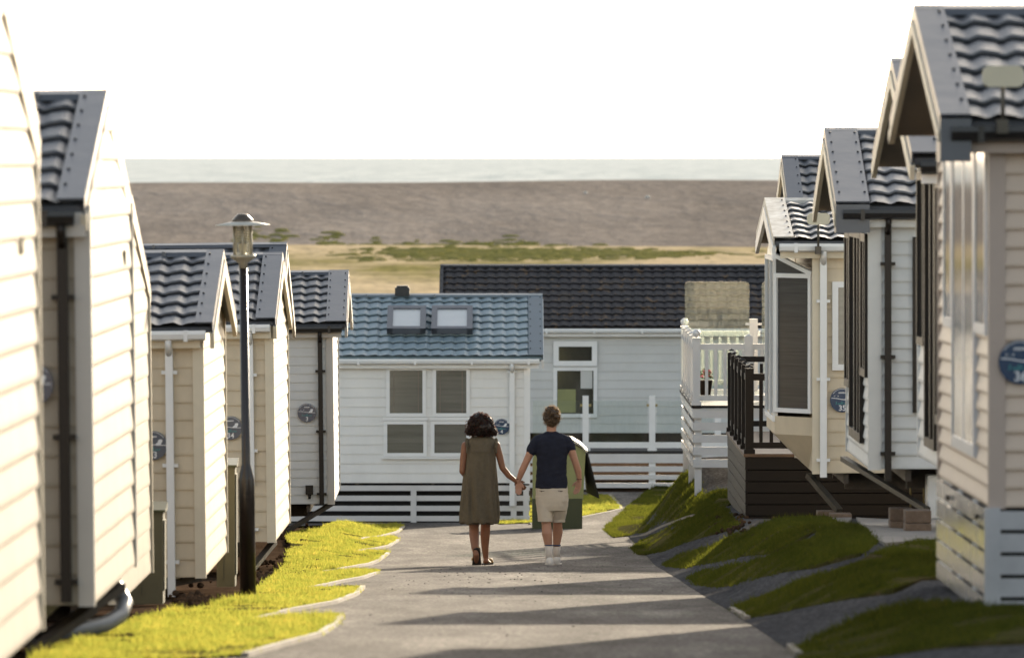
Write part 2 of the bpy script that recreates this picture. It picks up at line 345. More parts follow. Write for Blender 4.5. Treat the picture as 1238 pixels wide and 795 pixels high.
def blades(name, polys, dens, hmin, hmax, m=BLADE):
    XS = []; DS = []
    for poly in polys:
        xs = [p[0] for p in poly]; ds = [p[1] for p in poly]
        n = int((max(xs)-min(xs))*(max(ds)-min(ds))*dens)
        X = rng.uniform(min(xs), max(xs), n); D = rng.uniform(min(ds), max(ds), n)
        X = X+0; k = inside(poly, X, D) & (X > -4.2) & (X < 4.8); XS.append(X[k]); DS.append(D[k])
    X = np.concatenate(XS); D = np.concatenate(DS)
    bare = np.array([noise.noise(Vector((x*2.1+9, d*.8, 3))) for x, d in zip(X, D)]); k = bare < rng.uniform(.18, .45, len(X)); X = X[k]; D = D[k]; n = len(X)
    X = X+rng.normal(0, .02, n); D = D+rng.normal(0, .03, n)
    clump = np.array([noise.noise(Vector((x*1.7, d*1.1, 0))) for x, d in zip(X[::1], D[::1])])
    Hh = rng.uniform(hmin, hmax, n)*(1+1.3*clump)*np.where(rng.random(n) < .08, 1.9, 1); Z = hz(X, D)+.015
    a = rng.uniform(0, 2*math.pi, n); w = rng.uniform(.003, .0065, n)
    la = rng.uniform(0, 2*math.pi, n); ll = Hh*rng.uniform(.1, .9, n)
    v = np.empty((n, 3, 3)); v[:,0] = np.stack([X-np.cos(a)*w, D-np.sin(a)*w, Z], 1); v[:,1] = np.stack([X+np.cos(a)*w, D+np.sin(a)*w, Z], 1)
    v[:,2] = np.stack([X+np.cos(la)*ll, D+np.sin(la)*ll, Z+Hh], 1)
    me = bpy.data.meshes.new(name); me.vertices.add(3*n); me.vertices.foreach_set('co', v.ravel())
    me.loops.add(3*n); me.loops.foreach_set('vertex_index', np.arange(3*n, dtype=np.int32))
    me.polygons.add(n); me.polygons.foreach_set('loop_start', np.arange(0, 3*n, 3, dtype=np.int32)); me.polygons.foreach_set('loop_total', np.full(n, 3, dtype=np.int32))
    me.update(calc_edges=True); me.materials.append(m); o = bpy.data.objects.new(name, me); COL.objects.link(o); print(name, n); return tag(o, kind='stuff')
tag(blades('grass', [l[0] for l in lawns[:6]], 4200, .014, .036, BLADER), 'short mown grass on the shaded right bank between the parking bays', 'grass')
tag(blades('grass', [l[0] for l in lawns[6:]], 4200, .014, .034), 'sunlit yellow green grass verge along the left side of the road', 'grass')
# kerbs
def kerb(pts, w=.042, h=.034, px=True):
    q = [G(*p) for p in pts] if px else pts
    mb = MB()
    for a, b in zip(q[:-1], q[1:]):
        k = max(1, int(math.dist(a, b)/1.0))
        for j in range(k):
            p = [a[0]+(b[0]-a[0])*j/k, a[1]+(b[1]-a[1])*j/k]; r = [a[0]+(b[0]-a[0])*(j+.985)/k, a[1]+(b[1]-a[1])*(j+.985)/k]
            mb.beam((p[0],p[1],hh(*p)+h/2), (r[0],r[1],hh(*r)+h/2), w, h)
    return tag(mb.build('kerb', KERB), kind='structure')
for pts in ([(296,795),(340,782),(385,770),(404,758),(412,747)], [(306,752),(350,740),(405,730),(430,720),(439,711)], [(372,713),(410,705),(438,700),(455,694)],
            [(392,693),(425,687),(455,680),(469,670)], [(425,669),(440,666),(470,661),(481,654)], [(435,653),(455,650),(480,644),(488,637)],
            [(640,634),(700,627),(735,620),(752,616),(746,608),(737,599)], [(885,738),(895,744),(904,750)], [(955,784),(966,794)], [(764,650),(800,638),(840,624)]):
    kerb(pts)
# gravel crumbs on the road
def crumbs():
    mb = MB(); spots = []
    for _ in range(300):
        c = random.choice([(560,690,30,3),(640,688,40,4),(690,684,35,4),(575,700,50,5),(620,712,90,8),(600,740,160,25),(820,700,60,20)])
        spots.append((random.gauss(c[0], c[2]), random.gauss(c[1], c[3])))
    for px, py in spots:
        if py < 655 or py > 790: continue
        x, d = G(px, py)
        if not (-1.2 < x < 1.55): continue
        r = random.uniform(.004, .012); mb.ball((x, d, hh(x, d)+r*.5), r, r*random.uniform(.8,1.5), r*.8, 5, 4)
    return mb
tag(crumbs().build('loose_gravel', mat('gravel_chips', (.05,.045,.04), .9)), 'dark loose stones scattered over the road around the walking couple', 'gravel', kind='stuff')
def soil_clods():
    mb = MB()
    for _ in range(500):
        px, py = random.choice([(330,690,14,12),(235,728,28,9),(365,650,18,5),(160,770,30,10),(885,632,6,5)])[:2], 0
        (px, py) = px
        px += random.gauss(0, 16); py += random.gauss(0, 8)
        x, d = G(px, py); r = random.uniform(.012, .04); mb.ball((x, d, hh(x, d)+r*.3), r, r*1.3, r*.8, 5, 4)
    return mb
tag(soil_clods().build('soil_clods', SOIL), 'brown crumbly soil clods between the caravans and the grass verge', 'soil', kind='stuff')

# ------------------------------------------------------------------ caravans
def siding(mb, f, z0, z1, pitch, lim, d=.014, double=False):
    """f(a, z, n) maps in-plane coordinate, height and outward offset; lim(z) -> (a0, a1)"""
    n = max(1, round((z1-z0)/pitch)); lv = []
    i = 0
    z = z0
    while z < z1-1e-4:
        for (t, o) in ((0, 0), (.001, d), (.10, d*1.12), (.22, d*1.05), (.9, .002), (.999, 0)):
            zz = z+t*pitch
            if zz > z1: break
            lv.append((zz, o))
        z += pitch
    vs = []; fs = []
    for (zz, o) in lv:
        a0, a1 = lim(zz); vs += [f(a0, zz, o), f(a1, zz, o)]
    for k in range(len(lv)-1): fs.append((2*k, 2*k+1, 2*k+3, 2*k+2))
    mb.add(vs, fs)
def tiles(mb, f, u0, u1, slope, rows_len=.30, wl=.19, amp=.015, stp=.020):
    """f(u, v, n): along ridge, down slope, outward"""
    nu = int((u1-u0)/wl*8); us = [u0+(u1-u0)*i/nu for i in range(nu+1)]
    nr = max(1, round(slope/rows_len)); rl = slope/nr
    def wave(u):
        t = 2*math.pi*u/wl; return amp*(math.sin(t)+.28*math.sin(2*t+.6))
    vs = []; fs = []; lines = []
    for r in range(nr):
        for t in (0, .25, .5, .75, .92, 1.0):
            lift = stp*(t**1.0) + (.004 if t > .9 else 0)
            lines.append((r*rl+t*rl + 0*.01, lift, 1.0))
        lines.append((r*rl+rl+.0008, stp*.0, 1.0)) if r < nr-1 else None
    for (v, lift, k) in lines:
        for u in us: vs.append(f(u, v+0.012*math.sin(2*math.pi*u/wl), .02+wave(u)*k+lift))
    m = len(us)
    for j in range(len(lines)-1):
        for i in range(m-1): fs.append((j*m+i, j*m+i+1, (j+1)*m+i+1, (j+1)*m+i))
    n0 = len(mb.v); mb.add(vs, fs, True)
def text_obj(txt, size, m, parent, M, name='number'):
    cu = bpy.data.curves.new(name, 'FONT'); cu.body = txt; cu.size = size; cu.align_x = 'CENTER'; cu.align_y = 'CENTER'; cu.extrude = .001; cu.offset = size*.012
    t = bpy.data.objects.new(name, cu); COL.objects.link(t); dg = bpy.context.evaluated_depsgraph_get(); dg.update()
    me = bpy.data.meshes.new_from_object(t.evaluated_get(dg)); bpy.data.objects.remove(t); me.materials.clear(); me.materials.append(m)
    me.transform(M); o = bpy.data.objects.new(name, me); COL.objects.link(o); o.parent = parent; return o
def plaque(parent, c, num, r=.125, face=None):
    """round plot-number plaque facing -y, centre c in parent's frame"""
    cx, cy, cz = c
    mb = MB(); n = 40; vs = [(cx+r*math.cos(2*math.pi*k/n), cy, cz+r*math.sin(2*math.pi*k/n)) for k in range(n)]
    vs += [(x, cy+.014, z) for (x, y, z) in vs]
    mb.add(vs, [tuple(range(n)), tuple(range(n, 2*n))[::-1]]+[(k, (k+1) % n, n+(k+1) % n, n+k) for k in range(n)])
    s = mb.build('number_sign', face or NAVY, parent)
    def q(mbx, pts, y=-.0025): mbx.add([(cx+a*r, cy+y, cz+b*r) for a, b in pts], [tuple(range(len(pts)))])
    w = MB()   # wavy horizon, white bird/sail shape, small title
    prev = None
    for i in range(13):
        a = -.9+i*1.8/12; b = .18-.16/(1+math.exp(-(a+.2)*5)); cur = (a, b)
        if prev: q(w, [(prev[0],prev[1]-.03),(cur[0],cur[1]-.03),(cur[0],cur[1]+.02),(prev[0],prev[1]+.02)])
        prev = cur
    q(w, [(.15,.06),(.55,.04),(.68,.34),(.60,.42),(.40,.40),(.34,.22)], -.003)
    for a in (-.72,-.42): q(w, [(a,.34),(a+.08,.30),(a+.16,.38),(a+.08,.36)], -.003)
    for i in range(6): q(w, [(-.30+i*.1,.55),(-.23+i*.1,.55),(-.23+i*.1,.66),(-.30+i*.1,.66)], -.003)
    for i in range(20):
        t0 = math.radians(35+i*5.6); t1 = math.radians(35+i*5.6+4)
        q(w, [(.90*math.cos(t0),.90*math.sin(t0)),(.90*math.cos(t1),.90*math.sin(t1)),(.94*math.cos(t1),.94*math.sin(t1)),(.94*math.cos(t0),.94*math.sin(t0))])
    w.build('sign_emblem', SIGNW, s)
    t = MB(); xs = [-.55,-.38,-.26,-.14,-.02,.14,.27,.40]
    for i, a in enumerate(xs):
        hgt = .26 if i in (0, 3, 4) else .14
        q(t, [(a,-.36),(a+.07,-.36),(a+.11,-.36+hgt),(a+.05,-.36+hgt)], -.003); q(t, [(a+.02,-.30),(a+.12,-.27),(a+.12,-.24),(a+.02,-.26)], -.0035)
    t.build('sign_script', SIGNT, s)
    text_obj(num, r*.62, SIGNW, s, Matrix.Translation((cx, cy-.003, cz-r*.66)) @ Matrix.Rotation(R(90), 4, 'X'))
    return s

def s_left(side, D): return side == -1 and D < 90     # the left row settles a little out of level
def house(name, label, cat, side, xn, D, zb, vp=690, W=3.7, L=8.0, H=2.25, RZ=.62, og=.05, oe=.12, bw=.16, pitch=.15, wall=CREAM, trim=TRIMC, roof=ROOF,
          barge=TRIMC, gutter=BLACKP, down=None, sign=None, signface=None, cornerw=.07, wl=.20, rows=.30, verge=FLASH, endbox=False, group=None, d=.014, bargeh=.13, rootz=None, tilt=0):
    X = (xn-CX)*D/F; ang = -math.atan((vp-CX)/F); H -= .05
    t = thing(name, label, cat, (X, D, CZ+zb), ang, group)
    if s_left(side, D): t.rotation_euler = (0, -.012, ang)
    s = side; sl = math.hypot(W/2, RZ); k = RZ/(W/2)
    # walls
    mb = MB()
    fg = lambda a, z, n: (-s*n, a, z)
    fl = lambda a, z, n: (s*a, -n, z)
    def limg(z):
        if z <= H: return (0, W)
        e = (z-H)/RZ*W/2; return (min(e, W/2), max(W-e, W/2))
    siding(mb, fg, 0, H+RZ-.02, pitch, limg, d)
    siding(mb, fl, 0, H, pitch, lambda z: (0, L), d)
    mb.add([(0,W,0),(s*L,W,0),(s*L,W,H),(0,W,H)], [(0,1,2,3)])
    mb.add([(s*L,0,0),(s*L,W,0),(s*L,W,H),(s*L,W/2,H+RZ),(s*L,0,H)], [(0,1,2,3,4)])
    mb.add([(0,0,0),(s*L,0,0),(s*L,W,0),(0,W,0)], [(0,1,2,3)])
    mb.build('wall', wall, t)
    e = .024; cw = cornerw
    c = MB(); c.box(min(-s*e, s*cw), max(-s*e, s*cw), -e, 0.0, -.01, H); c.box(min(-s*e, 0), max(-s*e, 0), 0.0, cw*.7, -.01, H-.01)
    c.build('corner_trim', trim, t)
    c = MB(); c.box(min(-s*e, 0), max(-s*e, 0), W-cw*.7, W+.01, -.01, H-.01); c.build('corner_trim', trim, t)
    # roof
    rb = MB()
    eN = -oe; zE = H-k*oe; top = H+RZ
    def fN(u, v, n): # near slope
        c_, s_ = (W/2)/sl, RZ/sl
        return (s*u, W/2-v*c_-n*s_, top-v*s_+n*c_+.03)
    def fF(u, v, n):
        c_, s_ = (W/2)/sl, RZ/sl
        return (s*u, W/2+v*c_+n*s_, top-v*s_+n*c_+.03)
    S = sl*(1+oe/(W/2))
    tiles(rb, fN, -og+bw-.02, L+.15, S, rows, wl); tiles(rb, fF, -og+bw-.02, L+.15, S, rows, wl)
    for f in (fN, fF): rb.box(-og+.01, L+.15, .0, S-.02, -.05, -.002, f)
    rb.build('roof', roof, t)
    rc = MB()
    rc.add([(s*u, W/2+y, top+z) for u in (-og-.01, L+.2) for (y, z) in ((-.13,.02),(-.10,.06),(0,.085),(.10,.06),(.13,.02))], [(i, i+1, i+6, i+5) for i in range(4)]+[(0,1,2,3,4)])
    for u in np.arange(.4, L, 1.1): rc.box(u, u+.03, W/2-.137, W/2-.10, top+.02, top+.068, lambda a, b, z: (s*a, b, z))
    rc.build('ridge_cap', verge, t)
    vg = MB(); rv = []
    for f in (fN, fF):
        vg.box(-og, -og+bw, .0, S+.01, .045, .058, f)
        vg.box(-og-.012, -og, .0, S+.01, -.04, .058, f)
        for vv in np.arange(.15, S, .28):
            for uu in ((-og+bw-.03, -og+.03) if bw > .2 else (-og+bw-.035,)): rv.append(Vector(f(uu, vv, .060)))
    vo = vg.build('verge_flashing', verge, t); first = None
    for p in rv:
        if first is None: q = MB(); q.ball((0,0,0), .011, n=6, m=4); first = q.build('rivet', RIVET, vo); o = first
        else: o = first.copy(); COL.objects.link(o)
        o.location = p
    if endbox:
        eb = MB()
        eb.box(-og-.012, -og+bw, eN-.055, eN+.2, zE-.19, zE+.055, lambda a, b, z: (s*a, b, z)); eb.build('eave_box', FLASH, t)
    for f, nm in ((fN, 0), (fF, 1)):
        b = MB(); b.box(-og-.022, -og+.014, .0, S+.02, -.05-bargeh, -.042, f); b.build('bargeboard', barge, t)
    if og > .15:
        b = MB()
        for f in (fN, fF): b.box(-og+.016, -.03, .06, S-.03, -.075, -.055, f)
        b.build('soffit', SOFFIT, t)
    # gutter: half round approximated + fascia
    gt = MB()
    gy = eN-.045; gz = zE-.02
    prof = [(-.05,.03),(-.055,.0),(-.042,-.04),(0,-.056),(.042,-.04),(.05,.03),(.043,.03),(.036,-.033),(0,-.047),(-.036,-.033),(-.047,.0),(-.045,.03)]
    u0, u1 = -og+.05, L
    vs = [(s*u, gy+y, gz+z) for u in (u0, u1) for (y, z) in prof]; n = len(prof)
    gt.add(vs, [(i, (i+1) % n, n+(i+1) % n, n+i) for i in range(n)]+[tuple(range(n))])
    for u in np.arange(u0+.15, L, .9): gt.box(u, u+.035, gy-.06, gy+.055, gz-.062, gz+.034, lambda a, b, z: (s*a, b, z))
    gt.build('gutter', gutter, t)
    fa = MB(); fa.box(-og+.06 if og > .1 else .0, L, eN+.012, eN+.03, zE-.14, zE+.0, lambda a, b, z: (s*a, b, z)); fa.box(.0, L, eN+.03, -.002, zE-.14, zE-.125, lambda a, b, z: (s*a, b, z))
    fa.build('fascia', trim if trim is not BROWN else TRIMC, t)
    if down:
        px0, px1, m, zlow = down
        a0 = abs((px0-xn)*D/F); a1 = abs((px1-xn)*D/F); a0, a1 = min(a0,a1), max(a0,a1); r = (a1-a0)/2; uc = (a0+a1)/2
        dp = MB(); dp.box(uc-r, uc+r, -.035-2*r, -.035, zlow, zE-.07, lambda a, b, z: (s*a, b, z))
        dp.tube([(s*uc, gy, gz-.04),(s*uc, gy, zE-.11),(s*uc, -.05-r, zE-.19)], r*.9)
        for zz in (.12, .95, 1.75): dp.box(uc-r-.035, uc+r+.035, -.05-r, -.02, zz, zz+.03, lambda a, b, z: (s*a, b, z))
        dp.build('downpipe', m, t)
    if sign:
        sx, sy, num = sign
        plaque(t, ((sx-xn)*D/F, -.045, CZ-(sy-HY)*D/F-(CZ+zb)), num, face=signface)
    ch = MB()
    for yy in (.7, W-.7): ch.box(.35, L-.2, yy-.03, yy+.03, -.2, -.004, lambda a, b, z: (s*a, b, z))
    for uu in np.arange(.3, L, 1.2): ch.box(uu, uu+.05, .05, W-.05, -.11, -.004, lambda a, b, z: (s*a, b, z))
    ch.build('chassis', STEELD, t)
    # wheels far under the body
    for yy in (.5, W-.5):
        w = MB(); cu = L*.52; zr = hh(X+s*cu, D+yy)-(CZ+zb)+.31
        w.tube([(s*cu, yy-.09, zr),(s*cu, yy+.09, zr)], .3, 20); w.build('wheel', BLACK, t)
    return t, fg, fl
def ground_local(t, lx, ly):
    """terrain height in house frame"""
    M = t.matrix_basis; w = M @ Vector((lx, ly, 0)); return hh(w.x, w.y)-t.location.z
def steady(t, a, b, w=.06, m=STEELD):
    mb = MB(); mb.beam(a, b, w, w*.7); mb.build('corner_steady', m, t)
def window(t, f, a0, a1, z0, z1, fm, gm, fw=.05, bars=(), name='window', dep=.035, off=.016, trans=()):
    o = MB(); d0 = off-.02; d1 = off+dep
    g_ = lambda a, z, n: f(a, z, n)
    o.box(a0, a1, z0, z0+fw, d0, d1, g_); o.box(a0, a1, z1-fw, z1, d0, d1, g_)
    o.box(a0, a0+fw, z0+fw, z1-fw, d0, d1, g_); o.box(a1-fw, a1, z0+fw, z1-fw, d0, d1, g_)
    for b in bars: o.box(b-fw*.6, b+fw*.6, z0+fw, z1-fw, d0, d1-.004, g_)
    for b in trans: o.box(a0+fw, a1-fw, b-fw*.6, b+fw*.6, d0, d1-.003, g_)
    w = o.build(name, fm, t)
    p = MB(); p.box(a0+fw*.8, a1-fw*.8, z0+fw*.8, z1-fw*.8, off-.018, off+.008, g_); p.build('pane', gm, w)
    return w
# ---- left row
GL = 'static caravans down the left side of the road'
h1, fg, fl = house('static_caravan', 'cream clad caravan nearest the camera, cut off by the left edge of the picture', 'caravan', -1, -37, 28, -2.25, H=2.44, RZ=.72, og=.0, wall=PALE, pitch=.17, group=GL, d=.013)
vb = MB(); vb.box(2.72, 2.79, 1.80, 1.88, 0, .014, lambda a, z, n: fg(a, z, n+.01)); vb.build('wall_vent', BOXG, h1)
pp = MB(); pp.tube([(-.5,3.5,-.02),(-.34,3.5,-.06),(-.22,3.48,-.14),(-.15,3.4,-.25),(-.13,3.2,-.36),(-.14,3.0,-.42),(-.16,2.7,-.45)], .055, 16); pp.build('waste_pipe', PIPEG, h1)
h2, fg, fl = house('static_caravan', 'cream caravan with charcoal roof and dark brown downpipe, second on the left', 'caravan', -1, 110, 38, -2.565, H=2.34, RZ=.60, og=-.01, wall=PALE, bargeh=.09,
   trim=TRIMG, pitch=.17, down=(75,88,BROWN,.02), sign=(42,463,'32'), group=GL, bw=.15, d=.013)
vb = MB(); vb.box(2.95, 3.02, 1.90, 1.99, 0, .014, lambda a, z, n: fg(a, z, n+.01)); vb.build('wall_vent', BOXG, h2)
gz_ = ground_local(h2, 0, .5)
steady(h2, (-.02,.4,-.05), (-.35,-.1,gz_+.03), .07); steady(h2, (.0,2.5,-.06), (-.42,1.6,gz_-.02), .07)
pp = MB(); pp.tube([(-.32,3.3,-.02),(-.20,3.3,-.05),(-.08,3.25,-.11),(-.02,3.15,-.20),(-.04,3.0,-.27),(-.12,2.8,-.31),(-.3,2.5,-.33),(-.6,2.0,-.34)], .05, 16); pp.build('waste_pipe', PIPEG, h2)
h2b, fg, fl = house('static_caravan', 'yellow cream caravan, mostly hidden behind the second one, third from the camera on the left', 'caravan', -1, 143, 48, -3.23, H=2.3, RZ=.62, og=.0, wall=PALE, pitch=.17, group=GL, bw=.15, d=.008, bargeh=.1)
h3, fg, fl = house('static_caravan', 'cream caravan number 33 with white downpipe and white gutter on the left', 'caravan', -1, 246, 57, -3.61, H=2.2, RZ=.56, og=.10, wall=CREAM, pitch=.15,
   gutter=TRIMW, down=(203.5,212.5,TRIMW,-.16), sign=(187,537,'33'), group=GL, bw=.14, d=.013, signface=NAVY2)
gz_ = ground_local(h3, -.4, 0)
steady(h3, (-.05,.3,-.03), (-.75,-.3,gz_+.02), .07)
h4, fg, fl = house('static_caravan', 'cream caravan number 34 with white downpipe, behind the black lamp post', 'caravan', -1, 331, 70, -4.06, H=2.38, RZ=.62, og=.04, wall=CREAM, pitch=.16,
   gutter=TRIMW, down=(302,309,TRIMW,.6), sign=(280.5,516,'34'), group=GL, bw=.2, d=.013, signface=NAVY2, trim=TRIMC)
steady(h4, (-.02,.5,-.03), (-.25,-.6,ground_local(h4, -.3, -.6)), .07, GALV)
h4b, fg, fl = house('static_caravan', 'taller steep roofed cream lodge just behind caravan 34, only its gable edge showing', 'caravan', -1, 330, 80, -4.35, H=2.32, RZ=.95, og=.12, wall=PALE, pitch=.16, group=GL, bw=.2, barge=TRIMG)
h5, fg, fl = house('static_caravan', 'pale grey caravan with brown downpipe and small round number 3 sign, last on the left', 'caravan', -1, 402.5, 88, -4.6, vp=580, H=2.44, RZ=.60, og=.2, wall=GREYW, pitch=.115,
   trim=TRIMG, down=(386.5,392,BROWN,.0), sign=(372.5,498,'3'), group=GL, bw=.26, d=.009, barge=TRIMG)
steady(h5, (-.03,.3,-.02), (-.62,-.3,ground_local(h5, -.6, -.3)+.02), .07)
mb = MB(); mb.box(-.36, -.26, -.07, -.014, .13, .25); mb.tube([(-.31,-.04,.13),(-.31,-.04,.07)], .02); mb.build('outlet_cover', BROWN, h5)
# ---- centre lodge
hm, fg, fl = house('holiday_lodge', 'white lodge with blue green tiled roof and two skylights facing the end of the road', 'lodge', -1, 639, 105, -5.16, vp=619, W=4.0, L=9.5, H=2.07, RZ=.86, og=.22, oe=.14, wall=WHITE,
   trim=TRIMW, roof=TEAL, barge=TRIMW, gutter=TRIMW, down=(616,622,TRIMW,-.36), sign=(606.5,515,'4'), pitch=.15, bw=.22, rows=.27, d=.010, verge=mat('blue_grey_flashing', (.13,.165,.19), .42, var=.1, spec=.5))
u = lambda px: (639-px)*105/F
zl = lambda py: CZ-(py-HY)*105/F-(CZ-5.16)
for a, b, c, d_, gm in ((515,467,443,503,BLIND),(568,523,443,503,BLIND),(516,464,508,551,BLIND),(568,521,508,551,BLIND)):
    wd = window(hm, fl, u(a), u(b), zl(d_), zl(c), TRIMW, gm, .055, off=.02, dep=.03)
    if c < 500:
        for uu in (u(a)+.12, u(b)-.12):
            q = MB(); q.box(uu-.006, uu+.006, zl(d_)+.05, zl(c)-.05, .0275, .030, fl); q.build('blind_cord', SOFFIT, wd)
for a, b in ((517,463),(570,520)):
    mb = MB(); mb.box(u(a)-.02, u(b)+.02, zl(554), zl(551.5), -.01, .07, fl); mb.build('window_sill', TRIMW, hm)
    mb = MB(); mb.box(u(a), u(b), zl(507.5), zl(503.5), 0, .06, fl); mb.build('window_transom', TRIMW, hm)
k = .86/2.0; slm = math.hypot(2.0, .86)
def fM(uu, v, n): return (-uu, 2.0-v*2.0/slm-n*.86/slm, 2.07+.86-v*.86/slm+n*2.0/slm+.03)
for (a, b) in ((514,467),(571,521)):
    sk = MB(); u0, u1 = u(a), u(b); v0, v1 = .72, 1.60
    sk.box(u0, u1, v0, v0+.1, .02, .12, fM); sk.box(u0, u1, v1-.09, v1, .02, .12, fM); sk.box(u0, u0+.09, v0, v1, .02, .119, fM); sk.box(u1-.09, u1, v0, v1, .02, .119, fM)
    s_ = sk.build('skylight', FLASH, hm)
    p = MB(); p.box(u0+.08, u1-.08, v0+.09, v1-.08, .02, .095, fM); p.build('pane', SKYGL, s_)
mb = MB(); mb.box(u(493), u(475), 1.84, 2.16, 2.93, 3.06, lambda a, b, c: (-a, b, c)); mb.box(u(491), u(477), 1.88, 2.12, 3.06, 3.09, lambda a, b, c: (-a, b, c)); mb.build('roof_vent', RIVET, hm)
def skirt(t, fl, a0, a1, ztop, board, gap, nb, posts, m, name='skirting'):
    mb = MB(); z = ztop
    for i in range(nb): mb.box(a0, a1, z-board, z, -.03, -.005, fl); z -= board+gap
    for p in posts: mb.box(p-.045, p+.045, z+gap*.3-.04, ztop, -.06+.056, .03-.006, fl)
    return mb.build(name, m, t)
fls = lambda a, z, n: (-a, -n+.02, z)
fsk = lambda a, z, n: (-a, -n-.01, z)
skirt(hm, fsk, -.02, 3.92, -.04, .085, .075, 4, [u(636), u(621), u(500)], WPAINT)
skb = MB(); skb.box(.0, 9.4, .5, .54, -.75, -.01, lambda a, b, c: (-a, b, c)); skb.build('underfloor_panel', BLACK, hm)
# ---- far lodge
hf, fg, fl = house('holiday_lodge', 'pale grey lodge with long dark lichen stained roof, farthest building before the meadow', 'lodge', 1, 538, 125, -5.2, vp=619, W=4.2, L=9.4, H=2.1, RZ=1.02, og=.1, oe=.18, wall=FGREY,
   trim=TRIMW, barge=WOODT, gutter=TRIMW, pitch=.165, bw=.05, rows=.26, wl=.2, d=.010,
   roof=ground_mat('lichened_concrete_tile', [(1.6, [(.3, (.030,.028,.030)), (.6, (.045,.040,.042)), (.75, (.07,.055,.04))], 1, 'MIX'), (5.5, [(.0, (.0,.0,.0)), (.56, (.0,.0,.0)), (.64, (.16,.085,.015)), (.8, (.22,.12,.03))], .5, 'ADD')], .75, ((.004, 40),), spec=.4), verge=RIVET)
uf = lambda px: (px-538)*125/F
zf = lambda py: CZ-(py-HY)*125/F-(CZ-5.2)
window(hf, fl, uf(669), uf(722), zf(504), zf(443), TRIMW, GLASS, .07, off=.02)
window(hf, fl, uf(669), uf(722), zf(442), zf(412), TRIMW, GLASS, .10, off=.05)
mb = MB(); mb.box(uf(674), uf(696), zf(498), zf(470), .02, .031, fl); mb.build('armchair_behind_glass', GREENB, hf)
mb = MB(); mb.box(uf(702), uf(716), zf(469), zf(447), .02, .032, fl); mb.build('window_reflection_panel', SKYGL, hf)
# ---- right row
GR = 'static caravans down the right side of the road'
def hr(*a, **k): return house('static_caravan', *a, **k)
h6, fg, fl = hr('tan clad caravan with grey canopy gable and white board skirt, nearest on the right', 'caravan', 1, 1200, 37.6, -1.985, vp=505, H=2.24, RZ=.62, og=.30, wall=TAN, trim=TRIMT, roof=ROOF2,
   barge=TRIMC, bw=.165, pitch=.105, d=.018, sign=(1233,437,'36'), endbox=True, group=GR, cornerw=.07, bargeh=.06)
FRW = mat('pale_grey_window_frame', (.60,.62,.66), .35)
zr = lambda py, D, zb: CZ-(py-HY)*D/F-(CZ+zb)
GLR = mat('bright_window_glass', (.07,.065,.06), .03, spec=1, var=.1)
window(h6, fg, .12, .88, zr(405,37.8,-1.985), 2.12, FRW, GLR, .06, off=.02, dep=.014)
window(h6, fg, .90, 2.5, zr(548,39,-1.985), 2.1, FRW, GLR, .07, bars=(1.68,), off=.02, dep=.014)
window(h6, fg, 2.52, 3.15, zr(395,40.4,-1.985), 2.12, FRW, GLR, .06, off=.02, dep=.014)
def side_skirt(t, pl, n, board, gap, m, sidelen, slope):
    """gloss boards on the gable side stepping down the slope, and on the near long side"""
    for k in range(n):
        b = MB(); z1 = -.02-k*(board+gap); z0 = z1-board
        b.add([(-.03,-.03,z0),(-.03,sidelen,z0),(-.03,sidelen,z1),(-.03,-.03,z1),(-.005,-.03,z0),(-.005,sidelen,z0),(-.005,sidelen,z1),(-.005,-.03,z1)],
              [(0,1,2,3),(4,7,6,5),(0,4,5,1),(3,2,6,7),(0,3,7,4),(1,5,6,2)])
        b.box(.0, 6, -.055, -.031, z0, z1)
        o_ = b.build('skirt_board', m, t)
        for yy in (.9, 2.0): 
            c = MB(); c.box(-.036, -.004, yy-.012, yy+.012, z1+.001, z1+gap-.001); c.build('spacer', TRIMW, o_)
GBOARD = mat('grey_white_gloss_board', (.42,.425,.44), .12, var=.12, vscale=3, bump=.0008, bscale=8, spec=.6)
side_skirt(h6, fg, 5, .105, .022, GBOARD, 3.7, 0)
cp = MB(); cp.box(-.05, .04, -.06, -.004+.0, -.66, -.0); cp.build('skirt_corner_post', GBOARD, h6)
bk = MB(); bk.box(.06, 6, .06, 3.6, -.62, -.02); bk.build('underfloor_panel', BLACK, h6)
mb = MB()
for yy in (.5, 2.6): mb.tube([(-.035,yy,-.08),(-.06,yy,-.08)], .016)
mb.build('fixing_knob', BROWN, h6)
def aerial(t, c, w, h, polelen):
    m = MB(); x, y, z = c; m.tube([(x, y, z-polelen),(x, y, z)], .012, 8); m.box(x-.03, x+.03, y-.02, y+.12, z-polelen-.02, z-polelen+.06)
    a = m.build('tv_aerial', GALV, t)
    p = MB(); n = 6; r = h*.35; pts = []
    for (cx_, cz_, t0) in ((w/2-r, h/2-r, 0),(-w/2+r, h/2-r, 90),(-w/2+r, -h/2+r, 180),(w/2-r, -h/2+r, 270)):
        for i in range(n+1): th = R(t0+90*i/n); pts.append((x+cx_+r*math.cos(th), z+cz_+r*math.sin(th)))
    N_ = len(pts); p.add([(a_, y-.05, b_) for a_, b_ in pts]+[(a_, y-.02, b_) for a_, b_ in pts], [tuple(range(N_)), tuple(range(N_, 2*N_))[::-1]]+[(i, (i+1) % N_, N_+(i+1) % N_, N_+i) for i in range(N_)])
    p.build('aerial_panel', AERIAL, a)
aerial(h6, (.03,-.32,2.44), .235, .12, .30)
h7, fg, fl = hr('white clad caravan with dark framed windows, half hidden behind the tan one', 'caravan', 1, 1161, 46.3, -2.25, vp=505, H=2.3, RZ=.64, og=.34, wall=GREYW, trim=TRIMW, roof=ROOF2,
   barge=TRIMC, bw=.2, pitch=.14, d=.018, group=GR, endbox=False, bargeh=.1)
window(h7, fg, .3, 1.7, .32, 2.1, BROWN, GLR, .07, bars=(1.0,), off=.02, dep=.03)
